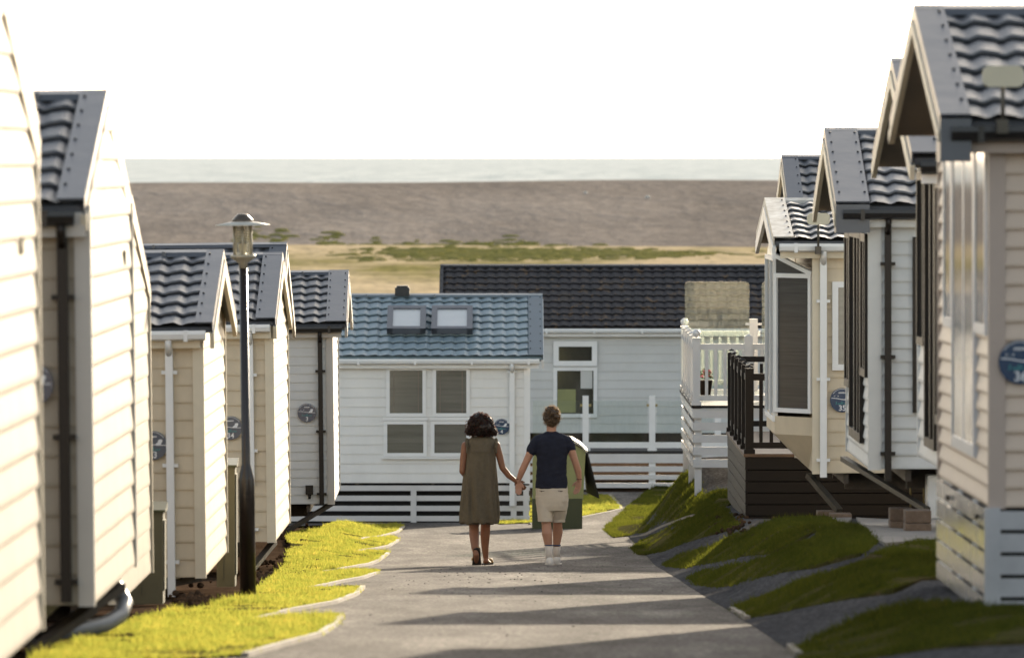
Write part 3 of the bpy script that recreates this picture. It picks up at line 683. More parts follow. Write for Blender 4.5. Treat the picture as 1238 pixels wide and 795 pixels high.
window(h7, fg, 1.75, 2.7, .12, 2.14, BROWN, GLASS, .07, bars=(2.2,), off=.02, dep=.03)
window(h7, fg, 2.8, 3.45, .85, 2.14, BROWN, GLR, .06, off=.02, dep=.03)
h8, fg, fl = hr('pale grey caravan with brown downpipe and brown framed gable windows, on the right', 'caravan', 1, 1053, 57, -2.68, vp=600, H=2.31, RZ=.60, og=.30, wall=LGREY, trim=GREYW, roof=ROOF2, barge=TRIMC,
   bw=.28, pitch=.115, d=.016, down=(1069,1077,BROWN,-.1), group=GR, endbox=True, cornerw=.09, bargeh=.12)
window(h8, fg, .12, .85, .78, 2.02, BROWN, GLASS, .07, bars=(.48,), off=.02, dep=.03)
window(h8, fg, .9, 2.7, .18, 2.05, BROWN, GLASS, .08, bars=(1.4,1.9), off=.02, dep=.03)
window(h8, fg, 2.75, 3.5, .60, 2.02, BROWN, GLASS, .07, bars=(3.1,), off=.02, dep=.03)
mb = MB(); mb.box(.04, .0401, 0, .001, 0, .001)
window(h8, fl, (1103-1053)*57/F, (1130-1053)*57/F, zr(498,57,-2.68), zr(286,57,-2.68), BROWN, GLASS, .05, off=.02)
steady(h8, (-.10,2.6,-.03), ((1118-1053)*57/F,-.3,ground_local(h8,.45,-.3)+.20), .06, GALV)
h9, fg, fl = hr('cream caravan number 35 with white bay window and white bargeboards, on the right', 'caravan', 1, 985, 68, -3.24, vp=560, H=2.42, RZ=.36, og=.42, wall=CREAM, trim=TRIMC, roof=ROOF2, barge=TRIMW, gutter=TRIMW,
   bw=.20, pitch=.14, d=.013, down=(991,999,TRIMW,-.04), sign=(1018,483,'35'), group=GR, verge=mat('dirty_white_verge', (.62,.60,.55), .5, vcol=(.35,.31,.25), vscale=7), bargeh=.13, cornerw=.08, signface=NAVY)
zz = lambda py: zr(py, 68, -3.24)
# bay: near facet, front, far facet
bay = MB(); ext = .37; ya, yb, yc, yd = .12, .62, 2.5, 3.4
zt, zs, zbm = zz(313), zz(512), zz(560)
def facet(p, q, z0, z1, m, t, slope=0, fw=.045, bars=()):
    px_, py_ = p; qx, qy = q; ln = math.hypot(qx-px_, qy-py_); ux, uy = (qx-px_)/ln, (qy-py_)/ln; nx, ny = -uy, ux
    if nx > 0 : nx, ny = -nx, -ny
    f = lambda a, z, n: (px_+ux*a+nx*n, py_+uy*a+ny*n, z+slope*(1-a/ln)*(1 if z > (z0+z1)/2 else 0))
    return window(t, f, 0, ln, z0, z1, TRIMW, m, fw, bars=bars, off=.0, dep=.03, name='bay_window'), f
facet((-.015, ya), (-ext, yb), zz(500), zz(331), BLINDD, h9, 0.0)
tri = MB(); tri.add([(-ext,yb,zz(331)+.001),(-.02,ya,zz(331)+.001),(-ext,yb,zz(309))], [(0,1,2)]); tri.add([(-ext+.005,yb+.01,zz(331)),(-.02,ya+.01,zz(331)),(-ext+.005,yb+.01,zz(309))], [(0,1,2)]); tri.build('bay_glass_top', BLINDD, h9)
tr2 = MB(); tr2.beam((-ext-.01,yb-.02,zz(309)), (-.02,ya-.02,zz(331)), .04, .045); tr2.build('bay_rafter', TRIMW, h9)
facet((-ext, yb), (-ext, yc), zz(512), zz(311), GLASS, h9, 0, bars=(.9,))
facet((-ext, yc), (-.015, yd), zz(505), zz(325), GLASS, h9, 0)
lower = MB(); ring = [(-.0,ya),(-ext-.01,yb),(-ext-.01,yc),(-.0,yd)]
ring2 = [(-.0,ya+.1),(-.03,yb),(-.03,yc),(-.0,yd)]
lower.add([(x,y,zz(505)) for x,y in ring]+[(x,y,zz(527)) for x,y in ring]+[(x,y,zz(569)) for x,y in ring2], [(0,1,5,4),(1,2,6,5),(2,3,7,6),(4,5,9,8),(5,6,10,9),(6,7,11,10),(0,1,2,3),(8,9,10,11)])
lower.build('bay_base', CREAM, h9)
hd = MB(); hd.add([(x,y,zz(312)) for x,y in ring]+[(-.0,ya,zz(288)),(-ext+.02,yb,zz(292)),(-ext+.02,yc,zz(292)),(-.0,yd,zz(288))], [(1,2,6,5),(2,3,7,6),(0,1,2,3),(4,5,6,7)]); hd.build('bay_head', TRIMC, h9)
window(h9, fl, (1006-985)*68/F, (1040-985)*68/F, zz(447), zz(340), TRIMW, BLIND, .06, off=.02)
aerial(h9, (.02,-.3,zz(264)), .235, .12, .34)
steady(h9, (-.05,.2,-.03), ((1013-985)*68/F,-.25,ground_local(h9,.25,-.25)+.09), .075, GALV)
h10, fg, fl = hr('dark roofed caravan behind number 35, only its gable and ridge showing', 'caravan', 1, 966, 85, -2.95, vp=540, H=2.2, RZ=.75, og=.12, wall=CREAM, roof=ROOF, barge=TRIMC, bw=.2, group=GR)

# ------------------------------------------------------------------ decks
def deck(name, label, x0, x1, d0, d1, zf, m, nboards, board, gap, npost, ph, capball, floorm, balusters=True, rail2=True):
    t = thing(name, label, 'deck', (x0, d0, zf)); W_ = x1-x0; Dp = d1-d0
    gl = lambda a, b: hh(x0+a, d0+b)-zf
    fb = MB(); fb.box(-.03, W_, -.03, Dp, -.035, 0); fb.build('deck_floor', floorm, t)
    for k in range(nboards):
        z1 = -.06-k*(board+gap); z0 = z1-board; b = MB()
        if k == 0: b.box(-.012, W_, -.012, .012, z0, z1+.02); b.box(-.012, .012, .013, Dp, z0, z1+.02)
        else: b.box(.0, W_, -.008, .014, z0, z1); b.box(-.008, .014, .015, Dp, z0, z1)
        b.build('skirt_board', m, t)
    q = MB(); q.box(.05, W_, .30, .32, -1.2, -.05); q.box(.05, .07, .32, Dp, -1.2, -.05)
    if not capball: q.build('underdeck_shade_sheet', BLACK, t)  # added black sheet standing for the shade under the deck, closes the bright skirt gaps
    lg = MB()
    for (a, b) in [(0.06,.06),(.06,Dp*.5),(.06,Dp-.1)]+[(a, .06) for a in np.arange(1.1, W_, 1.1)]:
        lg = MB(); lg.box(a-.045, a+.045, b-.045+.02, b+.045, gl(a, b)-.03, -.04); lg.build('deck_leg', m, t)
    for k in range(npost):
        b_ = .03+(Dp-.1)*k/(npost-1)
        p = MB(); p.box(-.01, .085, b_-.045, b_+.045, .0, ph); p.box(-.025, .10, b_-.06, b_+.06, .001, .05)
        if capball: p.box(-.02, .095, b_-.055, b_+.055, ph, ph+.02); 
        if capball and k in (0, npost-1): p.ball((.037, b_, ph+.075), .055)
        else: p.add([(-.01,b_-.045,ph+.021),(.085,b_-.045,ph+.021),(.085,b_+.045,ph+.021),(-.01,b_+.045,ph+.021),(.037,b_,ph+.045)], [(0,1,4),(1,2,4),(2,3,4),(3,0,4)])
        p.build('post', m, t)
    r = MB(); 
    r.box(.015, .06, .08, Dp, ph-.16, ph-.09); r.box(.015, .06, .08, Dp, .08, .14)
    r.box(.086, W_, .015, .06, ph-.14, ph-.06); r.box(.086, W_, .015, .06, .06, .13)
    r.box(.086, W_, Dp-.06, Dp-.015, ph-.12, ph-.05); r.box(.086, W_, Dp-.06, Dp-.015, .06, .13)
    r.build('handrail', m, t)
    for a in np.arange(.17, min(W_-.05, 1.3), .12):
        for b_ in (.036, Dp-.038):
            q = MB(); q.box(a-.02, a+.02, b_-.018, b_+.018, .131, ph-.141); q.build('baluster', m, t)
    return t
dd = deck('timber_deck', 'dark brown deck with post railing and board skirt, behind caravan 35 on the right bank', 2.69, 4.95, 76.0, 82.3, CZ-3.40, WOODD, 6, .12, .012, 6, .98, False, WOODT)
wd = deck('timber_deck', 'white deck with ball topped posts and louvred board skirt, beyond the dark brown one', 2.36, 3.45, 86.0, 92.0, CZ-3.22, WPAINT, 5, .105, .055, 6, .86, True, WOODD)
# glass screens of the white deck
zs = lambda py, D: CZ-(py-HY)*D/F
for a, b in ((828,906),(921,950)):
    D_ = 91.8; x0, x1 = (a-CX)*D_/F, (b-CX)*D_/F; z0, z1 = zs(470,D_), zs(340,D_); n = 5; r = .06; pts = []
    for (cx_, cz_, t0) in ((x1-r, z1-r, 0),(x0+r, z1-r, 90),(x0+r, z0+r, 180),(x1-r, z0+r, 270)):
        for i in range(n+1): th = R(t0+90*i/n); pts.append((cx_+r*math.cos(th), cz_+r*math.sin(th)))
    q = MB(); N_ = len(pts); q.add([(x-2.36, D_-86, z-(CZ-3.22)) for x, z in pts]+[(x-2.36, D_-85.99, z-(CZ-3.22)) for x, z in pts], [tuple(range(N_)), tuple(range(N_, 2*N_))[::-1]]+[(i, (i+1) % N_, N_+(i+1) % N_, N_+i) for i in range(N_)])
    q.build('glass_screen', SCREEN, wd)
for px_ in (911,):
    q = MB(); x = (px_-CX)*91.6/F-2.36; q.box(x-.055, x+.055, 5.5, 5.6, 0, zs(385,91.6)-(CZ-3.22)); q.box(x-.11, x+.11, 5.52, 5.56, .9, .93); q.build('screen_post', TRIMW, wd)
q = MB(); x = (905-CX)*86/F-2.36; q.box(x-.055, x+.055, -.01, .085, 0, .90); q.add([(x-.055,-.01,.90),(x+.055,-.01,.90),(x+.055,.085,.90),(x-.055,.085,.90),(x,.037,.93)], [(0,1,4),(1,2,4),(2,3,4),(3,0,4)]); q.build('post', WPAINT, wd)
# flower pot on the white deck
fp = thing('flower_pot', 'dark pot of pink flowers standing on the white deck', 'plant pot', P(862,487,88.5))
fp.location = ((853-CX)*88.5/F, 88.5, CZ-3.22); fp.scale = (.62,.62,.8)
q = MB(); q.lathe((0,0,0), [(.10,0),(.15,.28),(.16,.28),(.16,.31),(.13,.31)], 16); q.build('pot', ORANGE, fp)
q = MB(); q2 = MB()
for _ in range(220):
    a = random.uniform(0, 6.28); e = random.uniform(0, 1.4); r = random.uniform(.08,.18); c = Vector((r*math.cos(a)*math.cos(e), r*math.sin(a)*math.cos(e), .33+r*math.sin(e)))
    w = random.uniform(.012,.022); d_ = Vector((random.gauss(0,1),random.gauss(0,1),random.gauss(0,1))).normalized(); e_ = d_.orthogonal().normalized()
    (q2 if random.random() < .3 else q).add([c-d_*w, c+e_*w, c+d_*w, c-e_*w], [(0,1,2,3)])
q.build('leaves', LEAF, fp); q2.build('blossom', PINK, fp)
# ---- deck of the far lodge
fdk = thing('lodge_deck', 'low white deck with glass balustrade in front of the far grey lodge', 'deck', ((640-CX)*121/F, 121, CZ-5.36))
zq = lambda py: CZ-(py-HY)*121/F-(CZ-5.36); xq = lambda px: (px-640)*121/F
q = MB(); q.box(0, xq(1000), -.02, 3.8, -.05, 0); q.build('deck_floor', BLACK, fdk)
for (a, b) in ((548,559),(563,569.5),(573.5,579),(583,589)):
    q = MB(); q.box(0, xq(1000), -.015, .01, zq(b), zq(a)); q.build('skirt_board', WPAINT, fdk)
q = MB()
for px_ in (708, 788.5, 868): q = MB(); q.box(xq(px_)-.06, xq(px_)+.06, .011, .08, zq(591), -.06); q.build('deck_leg', TRIMW, fdk)
for px_ in (708, 788.5, 868):
    q = MB(); c = xq(px_); q.box(c-.055, c+.055, .0, .11, 0, zq(478)); q.box(c-.085, c+.085, -.02, .13, 0.001, .04)
    p_ = q.build('post', TRIMW, fdk)
    q = MB(); q.box(c-.10, c+.10, .04, .07, zq(491), zq(488)); q.build('glass_clamp', WIREY, p_)
q = MB(); q.box(.05, xq(1000), .03, .08, zq(541), zq(534)); q.build('bottom_rail', TRIMW, fdk)
for a, b in ((644,702),(714,783),(794,862)):
    q = MB(); q.box(xq(a), xq(b), .05, .06, zq(533), zq(484)); q.build('glass_panel', CLEARG, fdk)
# ------------------------------------------------------------------ street lamp
x, d_ = G(300, 723); lz = hh(x, d_)
lamp = thing('street_lamp', 'black lamp post with pale louvred lantern and flat disc cap, beside caravan 34', 'street lamp', (x, d_, lz)); lamp.rotation_euler = (0, -.015, 0)
S_ = d_/F; tp = lambda py: (723-py)*S_
q = MB(); q.lathe((0,0,0), [(.066,-.1),(.066,tp(580)),(.062,tp(576)),(.040,tp(562)),(.036,tp(560)),(.034,tp(322))], 18); q.build('post', POSTB, lamp)
lx = -(300-293)*S_*0
q = MB(); q.lathe((0,0,0), [(.035,tp(324)),(.035,tp(318)),(.098,tp(318)+.045),(.104,tp(318)+.055),(.104,tp(318)+.07),(.06,tp(318)+.07)], 24); q.build('lantern_base', LAMPM, lamp)
z0 = tp(313); z1 = tp(271)
q = MB()
for k in range(6):
    a = R(60*k+30); c = Vector((.083*math.cos(a), .083*math.sin(a), 0)); q.tube([c+Vector((0,0,z0)), c+Vector((0,0,z1))], .007, 8)
q.build('lantern_frame', LAMPM, lamp)
q = MB(); n = 28
vs = [(.078*math.cos(2*math.pi*k/n), .078*math.sin(2*math.pi*k/n), z) for z in (z0, z1) for k in range(n)]
q.add(vs, [(k, (k+1) % n, n+(k+1) % n, n+k) for k in range(n)], True); q.build('lantern_glass', glass_mat('lantern_glass_dusty', dirt=.5, tint=(.9,.88,.8)), lamp)
q = MB()
for k in range(7): q.lathe((0,0,z1-.02-k*.021), [(.030,0),(.066,-.009),(.066,-.012),(.030,-.003)], 20)
q.build('louvre', LAMPM, lamp)
q = MB(); q.tube([(0,0,z0),(0,0,z0+.05)], .03, 12); q.ball((0,0,z0+.11), .035, .035, .06); q.build('bulb', BULB, lamp)
q = MB(); q.lathe((0,0,tp(271)), [(.09,-.003),(.222,-.010),(.226,-.004),(.10,.022),(.05,.024)], 40); q.build('disc_cap', LAMPW, lamp)
q = MB(); q.lathe((0,0,tp(267)), [(.088,0),(.085,.012),(.045,.055),(.035,.06),(.0,.062)], 24); q.build('top_cap', LAMPT, lamp)

# ------------------------------------------------------------------ small ground objects
def cabinet(px0, px1, ptop, pbot, D, label, depth=.35):
    x0, x1 = (px0-CX)*D/F, (px1-CX)*D/F; z0 = hh((x0+x1)/2, D); z1 = CZ-(ptop-HY)*D/F
    t = thing('utility_cabinet', label, 'cabinet', (x0, D, z0)); w = x1-x0; h = z1-z0
    q = MB(); q.box(0, w, 0, depth, -.03, h-.03); q.build('cabinet_body', BOXG, t)
    q = MB(); q.add([(-.02,-.03,h-.03),(w+.02,-.03,h-.03),(w+.02,depth+.03,h-.03),(-.02,depth+.03,h-.03),(-.02,-.03,h-.01),(w+.02,-.03,h-.01),(w+.02,depth+.03,h+.04),(-.02,depth+.03,h+.04)], [(0,1,2,3),(4,7,6,5),(0,4,5,1),(2,6,7,3),(1,5,6,2),(0,3,7,4)]); q.build('cabinet_lid', GREENB2, t)
    q = MB(); q.box(w*.3, w*.3+.01, -.012, .0, .05, h-.08); q.box(w+.001, w+.012, .05, depth-.05, .08, h-.1); q.build('door_seam', BOXG, t)
    return t
cabinet(158, 197, 614, 757, 54.5, 'olive brown utility cabinet standing between the second and third cream caravans')
cabinet(262, 284, 560, 717, 62, 'dark green utility cabinet standing beside caravan 34 near the lamp post')
def steel_block(px, py, w, h, dep, label, lift=0, D=None, g_=None):
    if D is None: x, D = G(px, py)
    else: x = (px-CX)*D/F
    q = MB(); q.box(-w/2, w/2, -dep/2, dep/2, 0, h); o = q.build('concrete_block', BLOCK); o.location = (x, D, hh(x, D)+lift)
    bm = o.modifiers.new('b', 'BEVEL'); bm.width = .008; bm.segments = 2
    return tag(o, label, 'block', g_)
GB = 'concrete blocks under the caravan legs'
steel_block(1109, 650, .22, .10, .30, 'brown concrete block, lower of the front pair beside the tan caravan', D=55.9, g_=GB)
steel_block(1109, 650, .22, .105, .28, 'brown concrete block on top of the front pair, under the leg with the yellow sticker', lift=.103, D=55.9, g_=GB)
steel_block(1089, 640, .20, .10, .30, 'grey brown concrete block, lower of the rear pair behind the steel leg', D=57.6, g_=GB)
steel_block(1089, 640, .20, .105, .28, 'brown concrete block on top of the rear pair', lift=.103, D=57.6, g_=GB)
steel_block(1016, 636, .22, .07, .30, 'low concrete block under the steel leg of caravan 35, right of its neighbour', D=67.6, g_=GB)
steel_block(998, 630, .18, .10, .30, 'small concrete block left of the steel leg of caravan 35', D=68.8, g_=GB)
sheet('paving_slabs', [G(1035,628), G(1135,630), G(1135,655), G(1070,660), G(1055,652)], SLAB, .03, skirt=.05)
sheet('paving_slabs', [G(975,628), G(1030,628), G(1010,640), G(992,641)], SLAB, .028, skirt=.05)
GJ = 'axle stands under the pale grey caravan'
for px_, lb in ((1101, 'brass coloured axle stand under the pale grey caravan, left one of two'), (1117, 'brass coloured axle stand under the pale grey caravan, right one of two')):
    D_ = 58.5; x = (px_-CX)*D_/F; z = hh(x, D_); topz = CZ-2.72-z
    t = thing('axle_stand', lb, 'jack stand', (x, D_, z), group=GJ)
    q = MB(); q.tube([(0,0,.1),(0,0,topz)], .009, 8); q.box(-.03, .03, -.02, .02, topz-.012, topz); q.build('stand_screw', WIREY, t)
    for k in range(3):
        a = R(120*k+20); q = MB(); q.tube([(0,0,.17),(.08*math.cos(a), .08*math.sin(a), 0)], .008, 6); q.build('leg', WIREY, t)
q = MB(); D_ = 57.2; x0 = (1121-CX)*D_/F; x1 = (1160-CX)*D_/F; q.box(x0, x1, D_, D_+.3, CZ-(627-HY)*D_/F, CZ-(574-HY)*D_/F)
o = q.build('storage_box', TRIMW); bm = o.modifiers.new('b', 'BEVEL'); bm.width = .012; tag(o, 'white plastic box under the pale grey caravan beside the skirt of the tan one', 'box')
q = MB(); q.beam((.0,0,0), (.115,0,-.075), .03, .001); 
# green locker behind the man
D_ = 98.5; x0 = (636-CX)*D_/F; zg = hh((690-CX)*D_/F, D_)-.02
lk = thing('storage_locker', 'olive green storage locker with pale curved lid and open black side flap, behind the man', 'locker', (x0, D_, zg)); pxl = lambda px: (px-636)*D_/F; pzl = lambda py: CZ-(py-HY)*D_/F-zg
q = MB()
prof = [(8,pzl(604)),(8,pzl(556)),(12,pzl(545)),(20,pzl(538)),(40,pzl(536)),(60,pzl(538)),(72,pzl(545)),(69,pzl(604))]
pr = [((a)*D_/F, z) for a, z in prof]; n = len(pr)
q.add([(a, 0, z) for a, z in pr]+[(a, .9, z) for a, z in pr], [tuple(range(n)), tuple(range(n, 2*n))[::-1]]+[(i, (i+1) % n, n+(i+1) % n, n+i) for i in range(n)]); q.build('locker_body', GREENB, lk)
q = MB(); q.box(pxl(643.5), pxl(704), -.02, .92, -.02, pzl(602)); q.build('locker_base', GREENB2, lk)
pr = [(pxl(a), pzl(b)) for a, b in ((639,546),(645,539),(657,534),(678,531),(692,533),(702,539),(710,547))]
q = MB(); n = len(pr)
q.add([(a, y, z+o_) for y in (-.06, .96) for o_ in (.0, .035) for a, z in pr], [(i, i+1, n+i+1, n+i) for i in range(n-1)]+[(2*n+i, 3*n+i, 3*n+i+1, 2*n+i+1) for i in range(n-1)]+[(n+i, n+i+1, 3*n+i+1, 3*n+i) for i in range(n-1)]+[(i, 2*n+i, 2*n+i+1, i+1) for i in range(n-1)]+[(0,n,3*n,2*n),(n-1,3*n-1,4*n-1,2*n-1)])
q.build('locker_lid', mat('pale_tarp', (.55,.53,.46), .5, var=.08, trans=.2), lk)
q = MB(); q.add([(pxl(711),-.02,pzl(547)),(pxl(725),.1,pzl(602)),(pxl(711),.3,pzl(596)),(pxl(707),.5,pzl(556)),(pxl(709),-.02,pzl(547)),(pxl(723),.12,pzl(602)),(pxl(709),.32,pzl(596)),(pxl(705),.5,pzl(556))], [(0,1,2,3),(4,7,6,5),(0,4,5,1),(1,5,6,2),(2,6,7,3),(3,7,4,0)]); q.build('side_flap', BLACK, lk)
# meadow scrub and beach stones
def tufts(name, spots, m, label):
    mb = MB()
    for (px, py, D, w, h, n, hf) in spots:
        for _ in range(n*5):
            x = (px-CX)*D/F+random.gauss(0, w/2.5); d = D+random.gauss(0, 8); z = float(hf(np.array(x), np.array(d)))
            c = Vector((x, d, z)); H_ = h*random.uniform(.2,.7); s_ = random.uniform(.12,.42)
            mb.ball(c+Vector((0,0,.02)), s_*random.uniform(1.0,2.6), s_, H_*.45, 7, 5)
    return tag(mb.build(name, m), label, 'scrub', kind='stuff')
SCRUB = mat('scrub_green', (.30,.30,.10), .9, vcol=(.48,.43,.18), vscale=.25, trans=.5, spec=0)
tufts('scrub', [(560,302,446,8,.5,60,hbeach),(520,306,430,5,.5,30,hmead),(620,304,440,8,.5,50,hbeach),(690,309,425,8,.5,36,hmead),(760,310,425,7,.45,24,hmead),(600,312,410,9,.45,36,hmead),(395,297,463,1.2,.6,4,hbeach),(330,296,465,1.2,.6,3,hbeach),(295,295,468,1,.5,3,hbeach),(450,300,452,1.2,.5,4,hbeach),(800,314,420,4,.4,8,hmead)], SCRUB, 'low green scrub along the foot of the shingle beach')
for px, py, D, r_, lb in ((708,238,540,.16,'pale boulder high on the shingle beach, left of two'), (783,246,530,.2,'pale boulder high on the shingle beach, right of two')):
    q = MB(); x = (px-CX)*D/F; q.ball((0,0,0), r_*1.1, r_, r_*.8, 9, 7); o = q.build('boulder', STONEW); o.location = (x, D, float(hbeach(np.array(x), np.array(D)))+r_*.3); tag(o, lb, 'boulder')

# ------------------------------------------------------------------ people
PM = 1/106.7
def remeshed(mb, vox, name, m, parent, fold=None, smooth=3, fac=.5):
    me = mb.mesh(name); o = bpy.data.objects.new(name, me); COL.objects.link(o)
    rm = o.modifiers.new('r', 'REMESH'); rm.mode = 'VOXEL'; rm.voxel_size = vox; rm.use_smooth_shade = True
    sm = o.modifiers.new('s', 'SMOOTH'); sm.iterations = smooth; sm.factor = fac
    dg = bpy.context.evaluated_depsgraph_get(); dg.update()
    me2 = bpy.data.meshes.new_from_object(o.evaluated_get(dg)); bpy.data.objects.remove(o)
    if fold:
        nv = len(me2.vertices); cs = np.empty(nv*3); me2.vertices.foreach_get('co', cs); nn = np.empty(nv*3, dtype=np.float32); me2.vertex_normals.foreach_get('vector', nn)
        cs = cs.reshape(-1,3); nn = nn.reshape(-1,3); am = np.array([fold(Vector(c)) for c in cs]); me2.vertices.foreach_set('co', (cs+nn*am[:,None]).ravel()); me2.update()
    me2.materials.clear(); me2.materials.append(m); me2.name = name
    me2.polygons.foreach_set('use_smooth', [True]*len(me2.polygons))
    o2 = bpy.data.objects.new(name, me2); COL.objects.link(o2); o2.parent = parent; return o2
def chain(mb, pts, rad, n=14):
    """overlapping capsules, tapering"""
    for i in range(len(pts)):
        mb.ball(pts[i], rad[i], n=n, m=8)
        if i: mb.tube([pts[i-1], pts[i]], [rad[i-1], rad[i]], n)
def loft(mb, rings, n=36, fold=None):
    """rings: (cx, cy, z, rx, ry)"""
    vs = []; fs = []
    for (cx_, cy_, z, rx, ry) in rings:
        for k in range(n):
            a = 2*math.pi*k/n; q = 1+(fold(a, z) if fold else 0)
            vs.append((cx_+rx*q*math.cos(a), cy_+ry*q*math.sin(a), z))
    for i in range(len(rings)-1):
        for k in range(n):
            a = i*n+k; b = i*n+(k+1) % n; fs.append((a, b, b+n, a+n))
    fs.append(tuple(range(n))[::-1]); fs.append(tuple((len(rings)-1)*n+k for k in range(n)))
    mb.add(vs, fs, True)
def hand(mb, wrist, dirv, palmn, side, curl=.5, sc=1.0, thumbside=1):
    w = Vector(wrist); d = Vector(dirv).normalized(); pn = Vector(palmn).normalized(); s = d.cross(pn).normalized()*thumbside
    for i in range(4):
        off = (i-1.5)*.019*sc
        base = w+d*.075*sc - s*off
        mb.tube([w-s*off*.5, base], [.014*sc, .012*sc], 8); mb.ball(base, .0125*sc, n=8, m=6)
        ln = (.036, .042, .039, .030)[i]*sc; q = base; dd_ = d.copy(); pts = [q]
        for j in range(3):
            dd_ = (dd_+pn*curl*.55).normalized(); q = q+dd_*ln*(1-.22*j)*.85; pts.append(q)
        chain(mb, pts, [.0095*sc,.009*sc,.0085*sc,.0072*sc], 8)
    b = w+d*.025*sc+s*.022*sc
    chain(mb, [b, b+(d*.6+s*.75+pn*.2).normalized()*.035*sc, b+(d*.85+s*.55+pn*.35).normalized()*.066*sc], [.0125*sc,.0105*sc,.0085*sc], 8)
def head(mb, c, s=1.0):
    c = Vector(c)
    mb.ball(c+Vector((0,-.006,.018))*s, .073*s, .092*s, .098*s, 20, 14)        # cranium
    mb.ball(c+Vector((0,.030,-.042))*s, .056*s, .062*s, .072*s, 16, 12)        # jaw
    mb.ball(c+Vector((0,.078,-.098))*s, .020*s, .018*s, .018*s)                # chin
    mb.tube([c+Vector((0,.086,.018))*s, c+Vector((0,.108,-.022))*s], [.009*s,.015*s], 8); mb.ball(c+Vector((0,.106,-.024))*s, .016*s)   # nose
    mb.ball(c+Vector((0,.088,-.060))*s, .024*s, .010*s, .008*s); mb.ball(c+Vector((0,.086,-.072))*s, .020*s, .010*s, .008*s)          # lips
    for k in (-1, 1):
        mb.ball(c+Vector((k*.075,.0,-.012))*s, .010*s, .019*s, .032*s)         # ears
        mb.ball(c+Vector((k*.032,.082,.032))*s, .022*s, .010*s, .007*s)        # brows
SKINW = mat('brown_skin', (.235,.105,.058), .5, var=.1, vscale=9, trans=.05)
SKINM = mat('fair_skin', (.46,.25,.17), .5, var=.09, vscale=9, trans=.06)
DRESS = mat('olive_linen', (.135,.115,.082), .9, var=.1, vscale=25, bump=.002, bscale=160, spec=.2, trans=.08)
TEE = mat('navy_cotton', (.016,.019,.034), .85, var=.15, vscale=18, bump=.0015, bscale=200, spec=.25)
SHORT = mat('stone_cotton', (.62,.56,.47), .85, var=.05, vscale=15, bump=.001, bscale=160, spec=.2, trans=.08)
SOCK = mat('white_sock', (.66,.62,.58), .85, var=.05, vscale=60)
SHOEW = mat('white_canvas', (.75,.74,.72), .6, var=.04)
SOLE = mat('dark_sole', (.02,.016,.013), .7)
SANDAL = mat('tan_leather', (.32,.19,.06), .5, var=.2, vscale=30)
HAIRW = mat('dark_curly_hair', (.018,.010,.006), .5, var=.3, trans=0)
HAIRM = mat('light_brown_hair', (.075,.048,.027), .5, var=.35, vscale=30, trans=.15)
def hair_strand_mat(name, col, tcol, f):
    m = bpy.data.materials.new(name); m.use_nodes = True; N = m.node_tree.nodes; L = m.node_tree.links
    b = N['Principled BSDF']; b.inputs['Base Color'].default_value = (*col,1); b.inputs['Roughness'].default_value = .4
    t = N.new('ShaderNodeBsdfTranslucent'); t.inputs[0].default_value = (*tcol,1); mx = N.new('ShaderNodeMixShader'); mx.inputs[0].default_value = f
    L.new(b.outputs[0], mx.inputs[1]); L.new(t.outputs[0], mx.inputs[2]); L.new(mx.outputs[0], N['Material Output'].inputs[0]); return m
STRW = hair_strand_mat('curl_strands', (.014,.008,.005), (.55,.17,.05), .26)
STRM = hair_strand_mat('fair_strands', (.10,.065,.036), (.60,.42,.25), .30)

# --- woman
wx, wd_ = (581-CX)*75/F, 75.0; wz = hh(wx, wd_)
wo = thing('person', 'woman with short dark curly hair and olive sleeveless dress, holding the hand of a man', 'person', (wx, wd_, wz))
def Q(px, py, y=0.): return Vector(((px-581)*PM, y, (686-py)*PM))
b = MB()
hc = Q(581.5, 518); head(b, hc+Vector((0,.0,-.012)), .98)
chain(b, [Q(581.5,531,-.012), Q(581.5,524,-.004)], [.050,.047])
loft(b, [(0,0,Q(0,632).z,.12,.09),(0,0,Q(0,612).z,.165,.12),(0,0,Q(0,598).z,.17,.125),(0,0,Q(0,578).z,.120,.09),(0,0.01,Q(0,560).z,.120,.09),(0.0,0,Q(0,546).z,.14,.085),(0,0,Q(0,538).z,.155,.07),(0,-.01,Q(0,533).z,.10,.06)])
# arms
LS, LE = Q(562.5,541), Q(559.0,572,-.03)
chain(b, [LS, Q(560.5,556,-.015), LE, Q(562.5,577,.03), Q(572,573,.17)], [.045,.042,.036,.034,.024])
hand(b, Q(572,573,.17), (1,.35,.05), (0,-.2,1), 1, .6, .95, 1)
RS = Q(600,541); RE = Q(607.5,568,-.01); RW = Q(624.0,584.5,.02)
chain(b, [RS, Q(604.0,554,-.005), RE, Q(615,577.5,.005), RW], [.046,.041,.036,.033,.024])
hand(b, RW, (.62,.05,-.62), (.1,.95,.1), 1, .75, 1.0, 1)
# legs: left foot lifting behind (heel up), right foot flat ahead
chain(b, [Q(573,620,0), Q(573,640,.03), Q(573.2,650,-.03), Q(574.5,664,-.12), Q(575.6,671.5,-.16)], [.078,.056,.055,.044,.031])
chain(b, [Q(575.8,672,-.16), Q(576,683,-.06)], [.034,.030])
chain(b, [Q(588,620,0), Q(587,638,.14), Q(586.5,650,.14), Q(586.3,664,.15), Q(587.3,679,.17)], [.078,.056,.056,.043,.030])
chain(b, [Q(587.3,681.5,.15), Q(590.5,683.5,.33)], [.032,.026])
remeshed(b, .0065, 'body', SKINW, wo)
